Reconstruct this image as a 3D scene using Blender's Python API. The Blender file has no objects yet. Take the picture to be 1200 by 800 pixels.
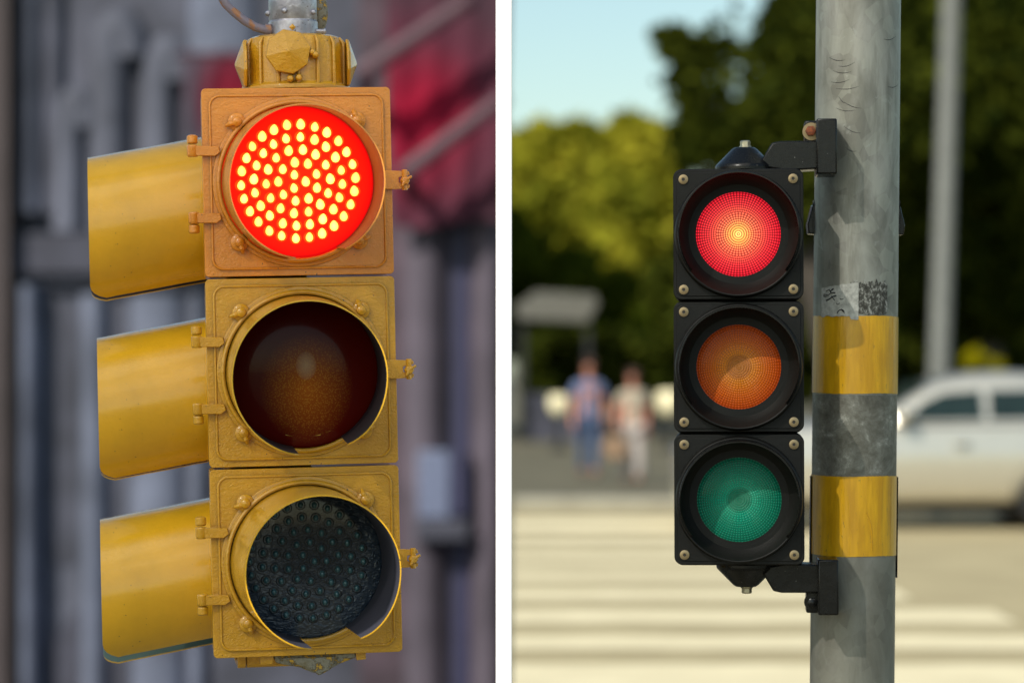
import bpy, bmesh, math, random
import numpy as np
from mathutils import Vector, Matrix, noise
random.seed(7)
rng = np.random.default_rng(11)
R = math.radians
PI = math.pi
sc = bpy.context.scene
COL = sc.collection

# ------------------------------------------------------------------ camera
CAMZ = 1.6
HOR = 425.0
FPX = 100.0 / 36.0 * 1200.0
cam_d = bpy.data.cameras.new('camera')
cam = bpy.data.objects.new('camera', cam_d)
COL.objects.link(cam)
cam.location = (0, 0, CAMZ)
cam.rotation_euler = (R(90), 0, 0)
cam_d.lens = 100
cam_d.sensor_width = 36
cam_d.sensor_fit = 'HORIZONTAL'
cam_d.shift_y = (HOR - 400.0) / 1200.0
cam_d.clip_start = 0.05
cam_d.clip_end = 2000
cam_d.dof.use_dof = True
cam_d.dof.focus_distance = 5.12
cam_d.dof.aperture_fstop = 2.4
sc.camera = cam


def W(px, py, Y):
    return Vector(((px - 600) / FPX * Y, Y, CAMZ - (py - HOR) / FPX * Y))


# ------------------------------------------------------------------ materials
def new_mat(name):
    m = bpy.data.materials.new(name)
    m.use_nodes = True
    nt = m.node_tree
    nt.nodes.clear()
    return m, nt


class NG:
    def __init__(s, nt):
        s.nt = nt

    def n(s, t, **kw):
        nd = s.nt.nodes.new(t)
        for k, v in kw.items():
            setattr(nd, k, v)
        return nd

    def set(s, sock, v):
        if isinstance(v, bpy.types.NodeSocket):
            s.nt.links.new(v, sock)
        elif v is not None:
            if isinstance(v, (tuple, list)) and len(v) == 3 and sock.type == 'RGBA':
                v = (*v, 1)
            sock.default_value = v

    def m(s, op, a, b=None, c=None, clamp=False):
        nd = s.n('ShaderNodeMath', operation=op, use_clamp=clamp)
        s.set(nd.inputs[0], a)
        if b is not None: s.set(nd.inputs[1], b)
        if c is not None: s.set(nd.inputs[2], c)
        return nd.outputs[0]

    def mix(s, f, a, b, blend='MIX'):
        nd = s.n('ShaderNodeMix', data_type='RGBA', blend_type=blend)
        s.set(nd.inputs[0], f)
        s.set(nd.inputs[6], a)
        s.set(nd.inputs[7], b)
        return nd.outputs[2]

    def ramp(s, f, stops, interp='LINEAR'):
        nd = s.n('ShaderNodeValToRGB')
        cr = nd.color_ramp
        cr.interpolation = interp
        while len(cr.elements) < len(stops): cr.elements.new(0.5)
        for e, (p, c) in zip(cr.elements, stops):
            e.position = p
            e.color = (*c, 1) if len(c) == 3 else c
        s.set(nd.inputs[0], f)
        return nd.outputs[0]

    def obj(s):
        return s.n('ShaderNodeTexCoord').outputs['Object']

    def noise(s, scale, detail=4, rough=0.55, vec=None, dist=0.0):
        nd = s.n('ShaderNodeTexNoise')
        nd.inputs['Scale'].default_value = scale
        nd.inputs['Detail'].default_value = detail
        nd.inputs['Roughness'].default_value = rough
        nd.inputs['Distortion'].default_value = dist
        s.set(nd.inputs['Vector'], vec if vec is not None else s.obj())
        return nd.outputs[0]

    def voro(s, scale, vec=None, out=0, feature='F1'):
        nd = s.n('ShaderNodeTexVoronoi', feature=feature)
        nd.inputs['Scale'].default_value = scale
        s.set(nd.inputs['Vector'], vec if vec is not None else s.obj())
        return nd.outputs[out]

    def mapping(s, scale, vec=None):
        nd = s.n('ShaderNodeMapping')
        nd.inputs['Scale'].default_value = scale
        s.set(nd.inputs['Vector'], vec if vec is not None else s.obj())
        return nd.outputs[0]

    def bump(s, h, strength=0.3, dist=0.001, normal=None):
        nd = s.n('ShaderNodeBump')
        nd.inputs['Strength'].default_value = strength
        nd.inputs['Distance'].default_value = dist
        s.set(nd.inputs['Height'], h)
        if normal is not None: s.set(nd.inputs['Normal'], normal)
        return nd.outputs[0]

    def bsdf(s, base, rough=0.5, metal=0.0, normal=None, coat=0.0, coat_r=0.1, emis=None, estr=0.0, spec=0.5, link=True):
        p = s.n('ShaderNodeBsdfPrincipled')
        s.set(p.inputs['Base Color'], base)
        s.set(p.inputs['Roughness'], rough)
        s.set(p.inputs['Metallic'], metal)
        s.set(p.inputs['Specular IOR Level'], spec)
        s.set(p.inputs['Coat Weight'], coat)
        s.set(p.inputs['Coat Roughness'], coat_r)
        if normal is not None: s.set(p.inputs['Normal'], normal)
        if emis is not None:
            s.set(p.inputs['Emission Color'], emis)
            s.set(p.inputs['Emission Strength'], estr)
        if link: s.out(p.outputs[0])
        return p.outputs[0]

    def out(s, sh):
        o = s.n('ShaderNodeOutputMaterial')
        s.nt.links.new(sh, o.inputs['Surface'])


def simple(name, base, rough=0.6, metal=0.0, var=0.15, vscale=8, bumpd=0.0, bscale=60, coat=0.0, spec=0.5):
    m, nt = new_mat(name)
    g = NG(nt)
    n1 = g.noise(vscale)
    dark = tuple(c * (1 - var * 1.6) for c in base)
    lite = tuple(min(1, c * (1 + var)) for c in base)
    c = g.mix(g.ramp(n1, [(0.3, (0, 0, 0)), (0.7, (1, 1, 1))]), dark, lite)
    nm = g.bump(g.noise(bscale, 3), 0.5, bumpd) if bumpd else None
    g.bsdf(c, rough, metal, nm, coat=coat, spec=spec)
    return m


def paint_yellow(name, base, dirty=1.0, texture=1.0, rough=0.33):
    m, nt = new_mat(name)
    g = NG(nt)
    ob = g.obj()
    big = g.noise(9, 5, vec=ob)
    streak = g.noise(10, 5, vec=g.mapping((6, 6, 0.8), ob))
    c = g.mix(g.ramp(big, [(0.35, (0, 0, 0)), (0.72, (1, 1, 1))]), tuple(x * 0.80 for x in base), base)
    c = g.mix(g.m('MULTIPLY', g.ramp(streak, [(0.52, (0, 0, 0)), (0.75, (1, 1, 1))]), 0.12 * dirty), c, tuple(x * 0.5 for x in base))
    # grime where surfaces meet
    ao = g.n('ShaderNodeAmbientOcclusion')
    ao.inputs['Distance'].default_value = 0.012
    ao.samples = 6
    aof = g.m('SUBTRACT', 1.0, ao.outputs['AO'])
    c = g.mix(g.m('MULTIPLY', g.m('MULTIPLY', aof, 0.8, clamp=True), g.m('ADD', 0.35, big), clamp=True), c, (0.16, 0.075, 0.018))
    # chips and specks
    sp = g.noise(140, 2, vec=ob)
    c = g.mix(g.ramp(sp, [(0.735, (0, 0, 0)), (0.75, (1, 1, 1))]), c, (0.10, 0.06, 0.03))
    h1 = g.noise(95, 3, 0.6, vec=g.mapping((1, 1, 1.5), ob), dist=1.2)
    h2 = g.noise(420, 2, vec=ob)
    h = g.m('ADD', g.m('MULTIPLY', h1, 1.0), g.m('MULTIPLY', h2, 0.25))
    nm = g.bump(h, 0.85, 0.0026 * texture)
    g.bsdf(c, g.m('ADD', rough - 0.08, g.m('MULTIPLY', big, 0.22)), 0.0, nm, coat=0.8, coat_r=0.12)
    return m


M = {}
YB = (0.78, 0.42, 0.035)
M['yellow'] = paint_yellow('yellow_enamel', (0.82, 0.415, 0.012))
M['yellow_smooth'] = paint_yellow('yellow_enamel_sheet', (0.90, 0.49, 0.018), dirty=0.6, texture=0.2, rough=0.20)
M['orange'] = paint_yellow('orange_yellow_enamel', (0.94, 0.33, 0.012))  # red lamp spill on the top section put into its paint colour
M['orange_smooth'] = paint_yellow('orange_enamel_sheet', (0.95, 0.36, 0.04), texture=0.25)
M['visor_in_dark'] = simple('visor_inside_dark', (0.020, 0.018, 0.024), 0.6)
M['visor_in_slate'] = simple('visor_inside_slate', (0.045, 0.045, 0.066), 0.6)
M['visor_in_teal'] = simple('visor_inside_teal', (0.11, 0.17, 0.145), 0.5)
M['peeling'] = None
m, nt = new_mat('peeling_paint'); g = NG(nt)
f = g.noise(60, 5, 0.7)
c = g.ramp(f, [(0.42, (0.62, 0.36, 0.04)), (0.47, (0.10, 0.08, 0.05)), (0.54, (0.30, 0.28, 0.22)), (0.7, (0.22, 0.18, 0.10))])
g.bsdf(c, 0.6, normal=g.bump(f, 0.8, 0.003)); M['peeling'] = m

m, nt = new_mat('silver_painted_pipe'); g = NG(nt)
f = g.noise(40, 5, 0.6)
c = g.mix(g.ramp(f, [(0.4, (0, 0, 0)), (0.65, (1, 1, 1))]), (0.36, 0.35, 0.40), (0.62, 0.62, 0.68))
c = g.mix(g.ramp(g.noise(120, 3), [(0.64, (0, 0, 0)), (0.7, (1, 1, 1))]), c, (0.16, 0.12, 0.10))
g.bsdf(c, 0.36, 0.75, g.bump(g.noise(160, 3), 0.5, 0.0012)); M['silver'] = m

m, nt = new_mat('conduit_rubber'); g = NG(nt)
c = g.mix(g.ramp(g.noise(50, 4), [(0.5, (0, 0, 0)), (0.6, (1, 1, 1))]), (0.22, 0.19, 0.24), (0.36, 0.17, 0.08))
g.bsdf(c, 0.4, normal=g.bump(g.noise(120, 3), 0.4, 0.001)); M['conduit'] = m

# emissive lamps
m, nt = new_mat('red_led_face'); g = NG(nt)
xyz = g.n('ShaderNodeSeparateXYZ'); g.set(xyz.inputs[0], g.obj())
rr = g.m('DIVIDE', g.m('SQRT', g.m('ADD', g.m('POWER', xyz.outputs[0], 2.0), g.m('POWER', xyz.outputs[2], 2.0))), 0.135)
c = g.ramp(rr, [(0.0, (1.0, 0.0085, 0.0012)), (0.72, (1.0, 0.0050, 0.001)), (0.90, (0.62, 0.0030, 0.001)), (1.0, (0.22, 0.001, 0.001))])
g.bsdf((0.1, 0.0, 0.0), 0.5, emis=c, estr=3.2, spec=0.1); M['red_face'] = m
m, nt = new_mat('red_led_lit'); g = NG(nt)
lw = g.n('ShaderNodeLayerWeight'); lw.inputs[0].default_value = 0.35
c = g.mix(g.m('POWER', lw.outputs['Facing'], 0.8), (1.0, 0.52, 0.085), (1.0, 0.10, 0.004))
gi = g.n('ShaderNodeNewGeometry')
g.bsdf((0.5, 0.1, 0.02), 0.3, emis=c, estr=g.m('ADD', 3.6, g.m('MULTIPLY', gi.outputs['Random Per Island'], 2.2))); M['led_on'] = m

m, nt = new_mat('red_led_reflector'); g = NG(nt)
lw = g.n('ShaderNodeLayerWeight'); lw.inputs[0].default_value = 0.5
g.bsdf((0.1, 0.0, 0.0), 0.5, emis=g.mix(lw.outputs['Facing'], (1.0, 0.026, 0.002), (1.0, 0.008, 0.001)), estr=3.4, spec=0.1); M['led_halo'] = m  # bloom around each lit diode, imitated by glowing domes

m, nt = new_mat('green_led_face_off'); g = NG(nt)
v = g.voro(75)
c = g.mix(g.noise(20), (0.010, 0.020, 0.038), (0.030, 0.050, 0.080))
xyz = g.n('ShaderNodeSeparateXYZ'); g.set(xyz.inputs[0], g.obj())
dd = g.m('SQRT', g.m('ADD', g.m('POWER', g.m('SUBTRACT', xyz.outputs[0], 0.02), 2.0), g.m('POWER', g.m('SUBTRACT', xyz.outputs[2], 0.035), 2.0)))
msk = g.m('SUBTRACT', 1.0, g.m('DIVIDE', dd, 0.085), clamp=True)
wv = g.noise(70, 2, 0.5, vec=g.mapping((1, 1, 1.8)), dist=0.8)
bn = g.bump(g.m('MULTIPLY', wv, g.m('ADD', 0.12, msk)), 1.0, 0.035)
g.bsdf(c, 0.2, normal=bn, coat=0.8, coat_r=0.08, spec=0.5); M['green_off_face'] = m
M['led_off'] = simple('led_dome_off', (0.07, 0.17, 0.19), 0.16, coat=0.8)
M['led_well'] = simple('led_well', (0.006, 0.012, 0.018), 0.3)

m, nt = new_mat('amber_glass_off'); g = NG(nt)
xyz = g.n('ShaderNodeSeparateXYZ'); g.set(xyz.inputs[0], g.obj())
x_, z_ = xyz.outputs[0], xyz.outputs[2]
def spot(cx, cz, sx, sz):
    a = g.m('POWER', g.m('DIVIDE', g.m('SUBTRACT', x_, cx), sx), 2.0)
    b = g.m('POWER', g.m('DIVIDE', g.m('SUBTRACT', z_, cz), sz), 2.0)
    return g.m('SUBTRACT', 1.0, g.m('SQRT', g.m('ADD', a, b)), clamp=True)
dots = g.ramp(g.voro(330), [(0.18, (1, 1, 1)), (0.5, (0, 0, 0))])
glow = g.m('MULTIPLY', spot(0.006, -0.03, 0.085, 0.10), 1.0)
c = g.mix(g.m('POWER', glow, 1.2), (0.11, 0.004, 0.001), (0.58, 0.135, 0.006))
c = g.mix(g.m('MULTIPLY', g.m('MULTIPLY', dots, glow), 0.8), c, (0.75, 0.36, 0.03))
c = g.mix(g.m('MULTIPLY', g.m('POWER', spot(0.006, 0.010, 0.019, 0.026), 0.6), 0.75), c, (0.60, 0.40, 0.24))  # pale central glint painted into the unlit lens colour
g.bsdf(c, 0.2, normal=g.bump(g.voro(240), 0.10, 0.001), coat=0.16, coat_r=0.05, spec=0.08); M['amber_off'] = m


def fresnel_lens(name, rad, ramp_stops, emis, estr, rough=0.25):
    m, nt = new_mat(name)
    g = NG(nt)
    xyz = g.n('ShaderNodeSeparateXYZ'); g.set(xyz.inputs[0], g.obj())
    x, z = xyz.outputs[0], xyz.outputs[2]
    r = g.m('DIVIDE', g.m('SQRT', g.m('ADD', g.m('POWER', x, 2.0), g.m('POWER', z, 2.0))), rad)
    a = g.m('ARCTAN2', z, x)
    ringw = g.m('MULTIPLY', g.m('ADD', g.m('COSINE', g.m('MULTIPLY', r, 2 * PI * 19)), 1.0), 0.5)
    spoke = g.m('MULTIPLY', g.m('ADD', g.m('COSINE', g.m('MULTIPLY', a, 84)), 1.0), 0.5)
    spoke_in = g.m('MULTIPLY', g.m('ADD', g.m('COSINE', g.m('MULTIPLY', a, 42)), 1.0), 0.5)
    sel = g.m('GREATER_THAN', r, 0.5)
    sp = g.m('ADD', g.m('MULTIPLY', spoke, sel), g.m('MULTIPLY', spoke_in, g.m('SUBTRACT', 1.0, sel)))
    pat = g.m('MULTIPLY', g.m('POWER', ringw, 0.8), g.m('POWER', sp, 0.7))
    c = g.ramp(r, ramp_stops)
    big = g.noise(22, 4)
    if emis:
        core = g.m('SUBTRACT', 1.0, g.m('MULTIPLY', r, 1.15), clamp=True)
        st = g.m('MULTIPLY', g.m('ADD', 0.16, g.m('MULTIPLY', pat, 1.75)), g.m('ADD', estr, g.m('MULTIPLY', core, 0.7)))
        g.bsdf((0.25, 0.003, 0.01), rough, emis=c, estr=st, normal=g.bump(pat, 0.5, 0.001), coat=0.05, spec=0.15)
    else:
        dark = g.mix(1.0, c, (0.42, 0.30, 0.32), 'MULTIPLY')
        cc = g.mix(g.m('ADD', 0.25, g.m('MULTIPLY', pat, 0.75)), dark, c)
        hi = g.m('MULTIPLY', g.ramp(big, [(0.45, (0, 0, 0)), (0.7, (1, 1, 1))]), g.ramp(r, [(0.3, (1, 1, 1)), (0.75, (0, 0, 0))]))
        cc = g.mix(g.m('MULTIPLY', hi, 0.15), cc, g.mix(0.35, c, (1, 1, 0.8)))
        g.bsdf(cc, rough, normal=g.bump(pat, 0.7, 0.0012), coat=0.12, coat_r=0.1, spec=0.25, emis=cc, estr=estr)
    return m


RL = 0.0805
M['lens_red'] = fresnel_lens('red_prismatic_lens', RL, [(0.0, (1.0, 0.80, 0.22)), (0.13, (1.0, 0.50, 0.10)), (0.36, (1.0, 0.19, 0.08)), (0.68, (1.0, 0.045, 0.05)), (1.0, (0.85, 0.004, 0.028))], True, 0.85)
M['lens_amber'] = fresnel_lens('amber_prismatic_lens', RL, [(0.0, (0.85, 0.30, 0.03)), (0.24, (0.72, 0.23, 0.02)), (0.31, (1.0, 0.32, 0.006)), (0.62, (0.95, 0.19, 0.001)), (1.0, (0.72, 0.075, 0.001))], False, 0.0)
M['lens_green'] = fresnel_lens('green_prismatic_lens', RL, [(0.0, (0.005, 0.40, 0.22)), (0.24, (0.005, 0.36, 0.20)), (0.31, (0.0, 0.56, 0.32)), (0.62, (0.0, 0.38, 0.215)), (1.0, (0.0, 0.24, 0.135))], False, 0.0)

M['black'] = simple('black_polycarbonate', (0.0075, 0.0072, 0.006), 0.5, var=0.2, vscale=14, bumpd=0.0006, bscale=260, spec=0.3)
m, nt = new_mat('black_gloss_dusty'); g = NG(nt)
f = g.noise(30, 5, 0.7)
c = g.mix(g.ramp(f, [(0.62, (0, 0, 0)), (0.8, (1, 1, 1))]), (0.006, 0.006, 0.006), (0.022, 0.019, 0.014))
c = g.mix(g.ramp(g.noise(150, 2), [(0.74, (0, 0, 0)), (0.76, (1, 1, 1))]), c, (0.28, 0.27, 0.25))
g.bsdf(c, g.m('ADD', 0.12, g.m('MULTIPLY', f, 0.3)), spec=0.35, normal=g.bump(g.noise(70, 3), 0.3, 0.0008)); M['black_gloss'] = m
M['screw'] = simple('brass_washer', (0.40, 0.30, 0.17), 0.4, 0.8)
M['screw_dark'] = simple('screw_socket', (0.03, 0.025, 0.02), 0.5)
M['nut'] = simple('zinc_nut', (0.55, 0.50, 0.36), 0.35, 0.85)
m, nt = new_mat('rusty_bolt'); g = NG(nt)
g.bsdf(g.ramp(g.noise(200, 4), [(0.4, (0.35, 0.09, 0.03)), (0.6, (0.18, 0.06, 0.03))]), 0.8); M['rust'] = m

m, nt = new_mat('galvanised_steel_weathered'); g = NG(nt)
ob = g.obj()
v = g.voro(38, vec=g.mapping((1, 1, 0.8), ob), out=1)
sepv = g.n('ShaderNodeSeparateColor'); g.set(sepv.inputs[0], v)
big = g.noise(13, 6, 0.6, vec=g.mapping((1, 1, 0.45), ob), dist=0.6)
c = g.mix(g.ramp(big, [(0.38, (0, 0, 0)), (0.62, (1, 1, 1))]), (0.20, 0.195, 0.165), (0.40, 0.395, 0.35))
c = g.mix(g.m('MULTIPLY', sepv.outputs[0], 0.36), c, (0.50, 0.51, 0.43))
c = g.mix(g.m('MULTIPLY', g.ramp(g.noise(9, 6, 0.65, vec=g.mapping((3, 3, 0.35), ob)), [(0.54, (0, 0, 0)), (0.68, (1, 1, 1))]), 0.45), c, (0.09, 0.085, 0.06))
# pale lime patches
c = g.mix(g.m('MULTIPLY', g.ramp(g.noise(24, 5, 0.6, dist=0.8), [(0.63, (0, 0, 0)), (0.67, (1, 1, 1))]), 0.30), c, (0.50, 0.52, 0.47))
# grime zone between and under the yellow bands
sx = g.n('ShaderNodeSeparateXYZ'); g.set(sx.inputs[0], ob)
zz = sx.outputs[2]
z1 = CAMZ - (462 - HOR) / FPX * 5.3; z2 = CAMZ - (558 - HOR) / FPX * 5.3; z3 = CAMZ - (330 - HOR) / FPX * 5.3
zone = g.m('MULTIPLY', g.m('LESS_THAN', zz, z1), g.m('GREATER_THAN', zz, z2))
gr = g.ramp(g.noise(26, 9, 0.80, dist=0.35), [(0.34, (0.06, 0.052, 0.038)), (0.48, (0.15, 0.14, 0.11)), (0.58, (0.24, 0.235, 0.20)), (0.68, (0.55, 0.54, 0.48))])
c = g.mix(g.m('MULTIPLY', zone, 0.85), c, gr)
lowz = g.m('LESS_THAN', zz, z2)
c = g.mix(g.m('MULTIPLY', lowz, 0.42), c, (0.12, 0.105, 0.075))
g.bsdf(c, g.m('ADD', 0.36, g.m('MULTIPLY', big, 0.3)), 0.35, g.bump(g.noise(60, 5, 0.65), 0.5, 0.0012)); M['galv'] = m

m, nt = new_mat('yellow_reflective_tape'); g = NG(nt)
ob = g.obj()
f = g.noise(14, 4, vec=g.mapping((4, 4, 0.7), ob))
c = g.mix(g.ramp(f, [(0.4, (0, 0, 0)), (0.65, (1, 1, 1))]), (0.66, 0.33, 0.004), (0.86, 0.46, 0.006))
c = g.mix(g.ramp(g.noise(40, 6, 0.75, vec=g.mapping((1, 1, .25), ob)), [(0.60, (0, 0, 0)), (0.72, (1, 1, 1))]), c, (0.40, 0.24, 0.03))
c = g.mix(g.m('MULTIPLY', g.ramp(g.noise(150, 5, 0.7, vec=g.mapping((1, 1, .35), ob)), [(0.64, (0, 0, 0)), (0.67, (1, 1, 1))]), 0.6), c, (0.16, 0.11, 0.04))
h = g.m('ADD', g.m('MULTIPLY', g.noise(15, 3, vec=g.mapping((3, 3, 0.25), ob), dist=2), 1.0), g.m('MULTIPLY', g.voro(900), 0.04))
g.bsdf(c, 0.36, 0.0, g.bump(h, 0.5, 0.003), coat=0.5, coat_r=0.15); M['tape'] = m

m, nt = new_mat('torn_sticker_paper'); g = NG(nt)
f = g.noise(110, 5, 0.7)
g.bsdf(g.ramp(f, [(0.3, (0.30, 0.30, 0.27)), (0.6, (0.58, 0.58, 0.53))]), 0.7); M['paper'] = m
M['ink'] = simple('black_marker', (0.012, 0.012, 0.015), 0.5)
m, nt = new_mat('sticker_residue'); g = NG(nt)
f = g.noise(170, 6, 0.75, vec=g.mapping((1, 1, .55)))
g.bsdf(g.ramp(f, [(0.42, (0.04, 0.038, 0.03)), (0.52, (0.10, 0.10, 0.085)), (0.60, (0.42, 0.42, 0.38))]), 0.8); M['residue'] = m

m, nt = new_mat('white_gloss_post_paint'); g = NG(nt)
c = g.mix(g.noise(6), (0.93, 0.93, 0.95), (0.96, 0.96, 0.97))
g.bsdf(c, 0.55, normal=g.bump(g.noise(80), 0.2, 0.0003)); M['white'] = m

# background materials
def ground_mat(name, a, b, scale=1.2, rough=0.9):
    m, nt = new_mat(name); g = NG(nt)
    f = g.noise(scale, 8, 0.6)
    f2 = g.noise(scale * 30, 3)
    c = g.mix(g.ramp(f, [(0.35, (0, 0, 0)), (0.65, (1, 1, 1))]), a, b)
    c = g.mix(g.m('MULTIPLY', f2, 0.25), c, tuple(x * 0.7 for x in a))
    g.bsdf(c, rough, normal=g.bump(f2, 0.5, 0.01), spec=0.2)
    return m
M['asphalt'] = ground_mat('pale_worn_asphalt', (0.37, 0.305, 0.175), (0.46, 0.385, 0.225))
M['plaza'] = ground_mat('grey_paving', (0.115, 0.106, 0.072), (0.165, 0.148, 0.10))  # tree shade over the far paving is put into this dark colour
M['kerb'] = ground_mat('kerb_stone', (0.30, 0.28, 0.22), (0.42, 0.40, 0.32), 4)
M['roadpaint'] = ground_mat('worn_road_paint', (0.68, 0.59, 0.38), (0.80, 0.70, 0.46), 1.8)
M['earth'] = ground_mat('low_street', (0.05, 0.05, 0.055), (0.08, 0.08, 0.085))
M['stone_light'] = simple('pale_stone', (0.118, 0.133, 0.186), 0.8, var=0.3, vscale=0.7)
M['mauve_light'] = simple('pale_mauve_render', (0.098, 0.080, 0.104), 0.85, var=0.3, vscale=0.4)
M['maroon_dim'] = simple('dim_maroon_blind', (0.060, 0.030, 0.048), 0.8)
M['stone_soft'] = simple('soft_grey_stone', (0.092, 0.098, 0.132), 0.8, var=0.45, vscale=0.35)
M['stone_mid'] = simple('grey_stone', (0.070, 0.073, 0.100), 0.8, var=0.35, vscale=0.7)
M['stone_dark'] = simple('dark_stone', (0.050, 0.051, 0.072), 0.8, var=0.3, vscale=1.0)
M['brown_wall'] = simple('brown_render', (0.058, 0.045, 0.045), 0.85, vscale=0.6)
M['mauve_wall'] = simple('mauve_render', (0.078, 0.052, 0.068), 0.85, var=0.35, vscale=0.8)
M['glass_dark'] = simple('dark_window_glass', (0.012, 0.012, 0.025), 0.3, coat=0.3)
M['navy'] = simple('navy_paint', (0.030, 0.030, 0.075), 0.6)
M['red_cloth'] = simple('dark_red_cloth', (0.24, 0.004, 0.022), 0.85, var=0.5, vscale=1.0)
M['maroon'] = simple('maroon_cloth', (0.065, 0.010, 0.022), 0.85, var=0.5, vscale=0.7)
def cloth_haze_gradient(name, stops, ox, oz, sx_, sz_):
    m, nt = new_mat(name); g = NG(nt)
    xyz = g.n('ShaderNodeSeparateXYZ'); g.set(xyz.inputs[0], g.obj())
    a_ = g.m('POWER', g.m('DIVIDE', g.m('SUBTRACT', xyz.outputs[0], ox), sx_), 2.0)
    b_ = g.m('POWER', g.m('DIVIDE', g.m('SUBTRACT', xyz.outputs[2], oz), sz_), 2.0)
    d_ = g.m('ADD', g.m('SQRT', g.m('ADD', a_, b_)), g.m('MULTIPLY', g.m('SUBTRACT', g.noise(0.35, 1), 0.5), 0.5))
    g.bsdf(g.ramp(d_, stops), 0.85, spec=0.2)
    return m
M['awning_cloth'] = cloth_haze_gradient('faded_red_cloth', [(0.05, (0.36, 0.004, 0.030)), (0.35, (0.20, 0.006, 0.026)), (0.65, (0.100, 0.022, 0.040)), (1.0, (0.060, 0.028, 0.040))], -0.75, -3.9, 2.4, 3.0)  # red cloth with the lamp's haze painted in as a gradient
M['awning_cloth2'] = cloth_haze_gradient('faded_maroon_cloth', [(0.05, (0.20, 0.004, 0.018)), (0.6, (0.11, 0.008, 0.022)), (1.0, (0.075, 0.055, 0.075))], 0.35, -0.9, 1.1, 1.3)
M['ac'] = simple('pale_blue_enamel', (0.15, 0.175, 0.27), 0.5)
M['iron'] = simple('grey_iron', (0.072, 0.028, 0.042), 0.6)

def leaf_mat(name, a, b):
    m, nt = new_mat(name); g = NG(nt)
    oi = g.n('ShaderNodeNewGeometry')
    c = g.mix(oi.outputs['Random Per Island'], a, b)
    c = g.mix(g.ramp(g.noise(0.5, 3), [(0.4, (0, 0, 0)), (0.6, (1, 1, 1))]), g.mix(1.0, c, (0.45, 0.5, 0.5), 'MULTIPLY'), c)
    d = g.n('ShaderNodeBsdfDiffuse'); g.set(d.inputs[0], c)
    t = g.n('ShaderNodeBsdfTranslucent'); g.set(t.inputs[0], c)
    mx = g.n('ShaderNodeMixShader'); mx.inputs[0].default_value = 0.3
    nt.links.new(d.outputs[0], mx.inputs[1]); nt.links.new(t.outputs[0], mx.inputs[2])
    g.out(mx.outputs[0])
    return m
M['leaf_light'] = leaf_mat('leaf_yellow_green', (0.27, 0.28, 0.020), (0.60, 0.53, 0.05))
M['leaf_mid'] = leaf_mat('leaf_mid_green', (0.08, 0.11, 0.010), (0.15, 0.17, 0.014))
M['leaf_dark'] = leaf_mat('leaf_dark_green', (0.012, 0.022, 0.005), (0.11, 0.125, 0.014))  # shade on the backlit trees put into the leaf colour
M['leaf_yellow'] = leaf_mat('leaf_yellow', (0.55, 0.42, 0.01), (0.35, 0.36, 0.01))
M['bark'] = simple('bark', (0.05, 0.04, 0.03), 0.9, vscale=3)
M['lamp_post'] = simple('grey_metal_post', (0.17, 0.175, 0.16), 0.6, 0.0)
M['car_paint'] = simple('silver_car_paint', (0.60, 0.565, 0.48), 0.32, 0.70, var=0.03, coat=0.6)
M['car_dark'] = simple('black_trim', (0.012, 0.012, 0.012), 0.6)
M['car_glass'] = simple('tinted_glass', (0.012, 0.024, 0.022), 0.18, coat=0.3, spec=0.3)
M['chrome'] = simple('chrome', (0.75, 0.72, 0.66), 0.2, 1.0)
M['skin'] = simple('skin', (0.48, 0.20, 0.13), 0.6)
M['blue_shirt'] = simple('blue_shirt', (0.13, 0.17, 0.30), 0.85)
M['jeans'] = simple('jeans', (0.055, 0.085, 0.16), 0.9)
M['cream_cloth'] = simple('cream_cloth', (0.42, 0.37, 0.34), 0.9)
M['cream_top'] = simple('cream_top', (0.42, 0.37, 0.28), 0.9)
M['hair'] = simple('brown_hair', (0.06, 0.03, 0.018), 0.7)
M['tan'] = simple('tan_leather', (0.27, 0.17, 0.10), 0.7)
M['sole'] = simple('shoe', (0.12, 0.08, 0.06), 0.7)
M['planter'] = simple('cream_concrete', (0.88, 0.78, 0.50), 0.8, var=0.06)
M['roof'] = simple('pale_grey_roof', (0.125, 0.12, 0.10), 0.8)
m, nt = new_mat('white_shade_cloth'); g = NG(nt)
d = g.n('ShaderNodeBsdfDiffuse'); g.set(d.inputs[0], (0.9, 0.88, 0.84))
t = g.n('ShaderNodeBsdfTranslucent'); g.set(t.inputs[0], (0.95, 0.93, 0.9))
mx = g.n('ShaderNodeMixShader'); mx.inputs[0].default_value = 0.85
nt.links.new(d.outputs[0], mx.inputs[1]); nt.links.new(t.outputs[0], mx.inputs[2])
tp = g.n('ShaderNodeBsdfTransparent')
m2 = g.n('ShaderNodeMixShader'); m2.inputs[0].default_value = 0.10
nt.links.new(mx.outputs[0], m2.inputs[1]); nt.links.new(tp.outputs[0], m2.inputs[2]); g.out(m2.outputs[0])
M['sail'] = m
for nn in ('sail2',):
    m = m.copy(); m.name = 'white_mesh_cloth'; M[nn] = m
    [x for x in m.node_tree.nodes if x.type == 'MIX_SHADER'][1].inputs[0].default_value = 0.28


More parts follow.
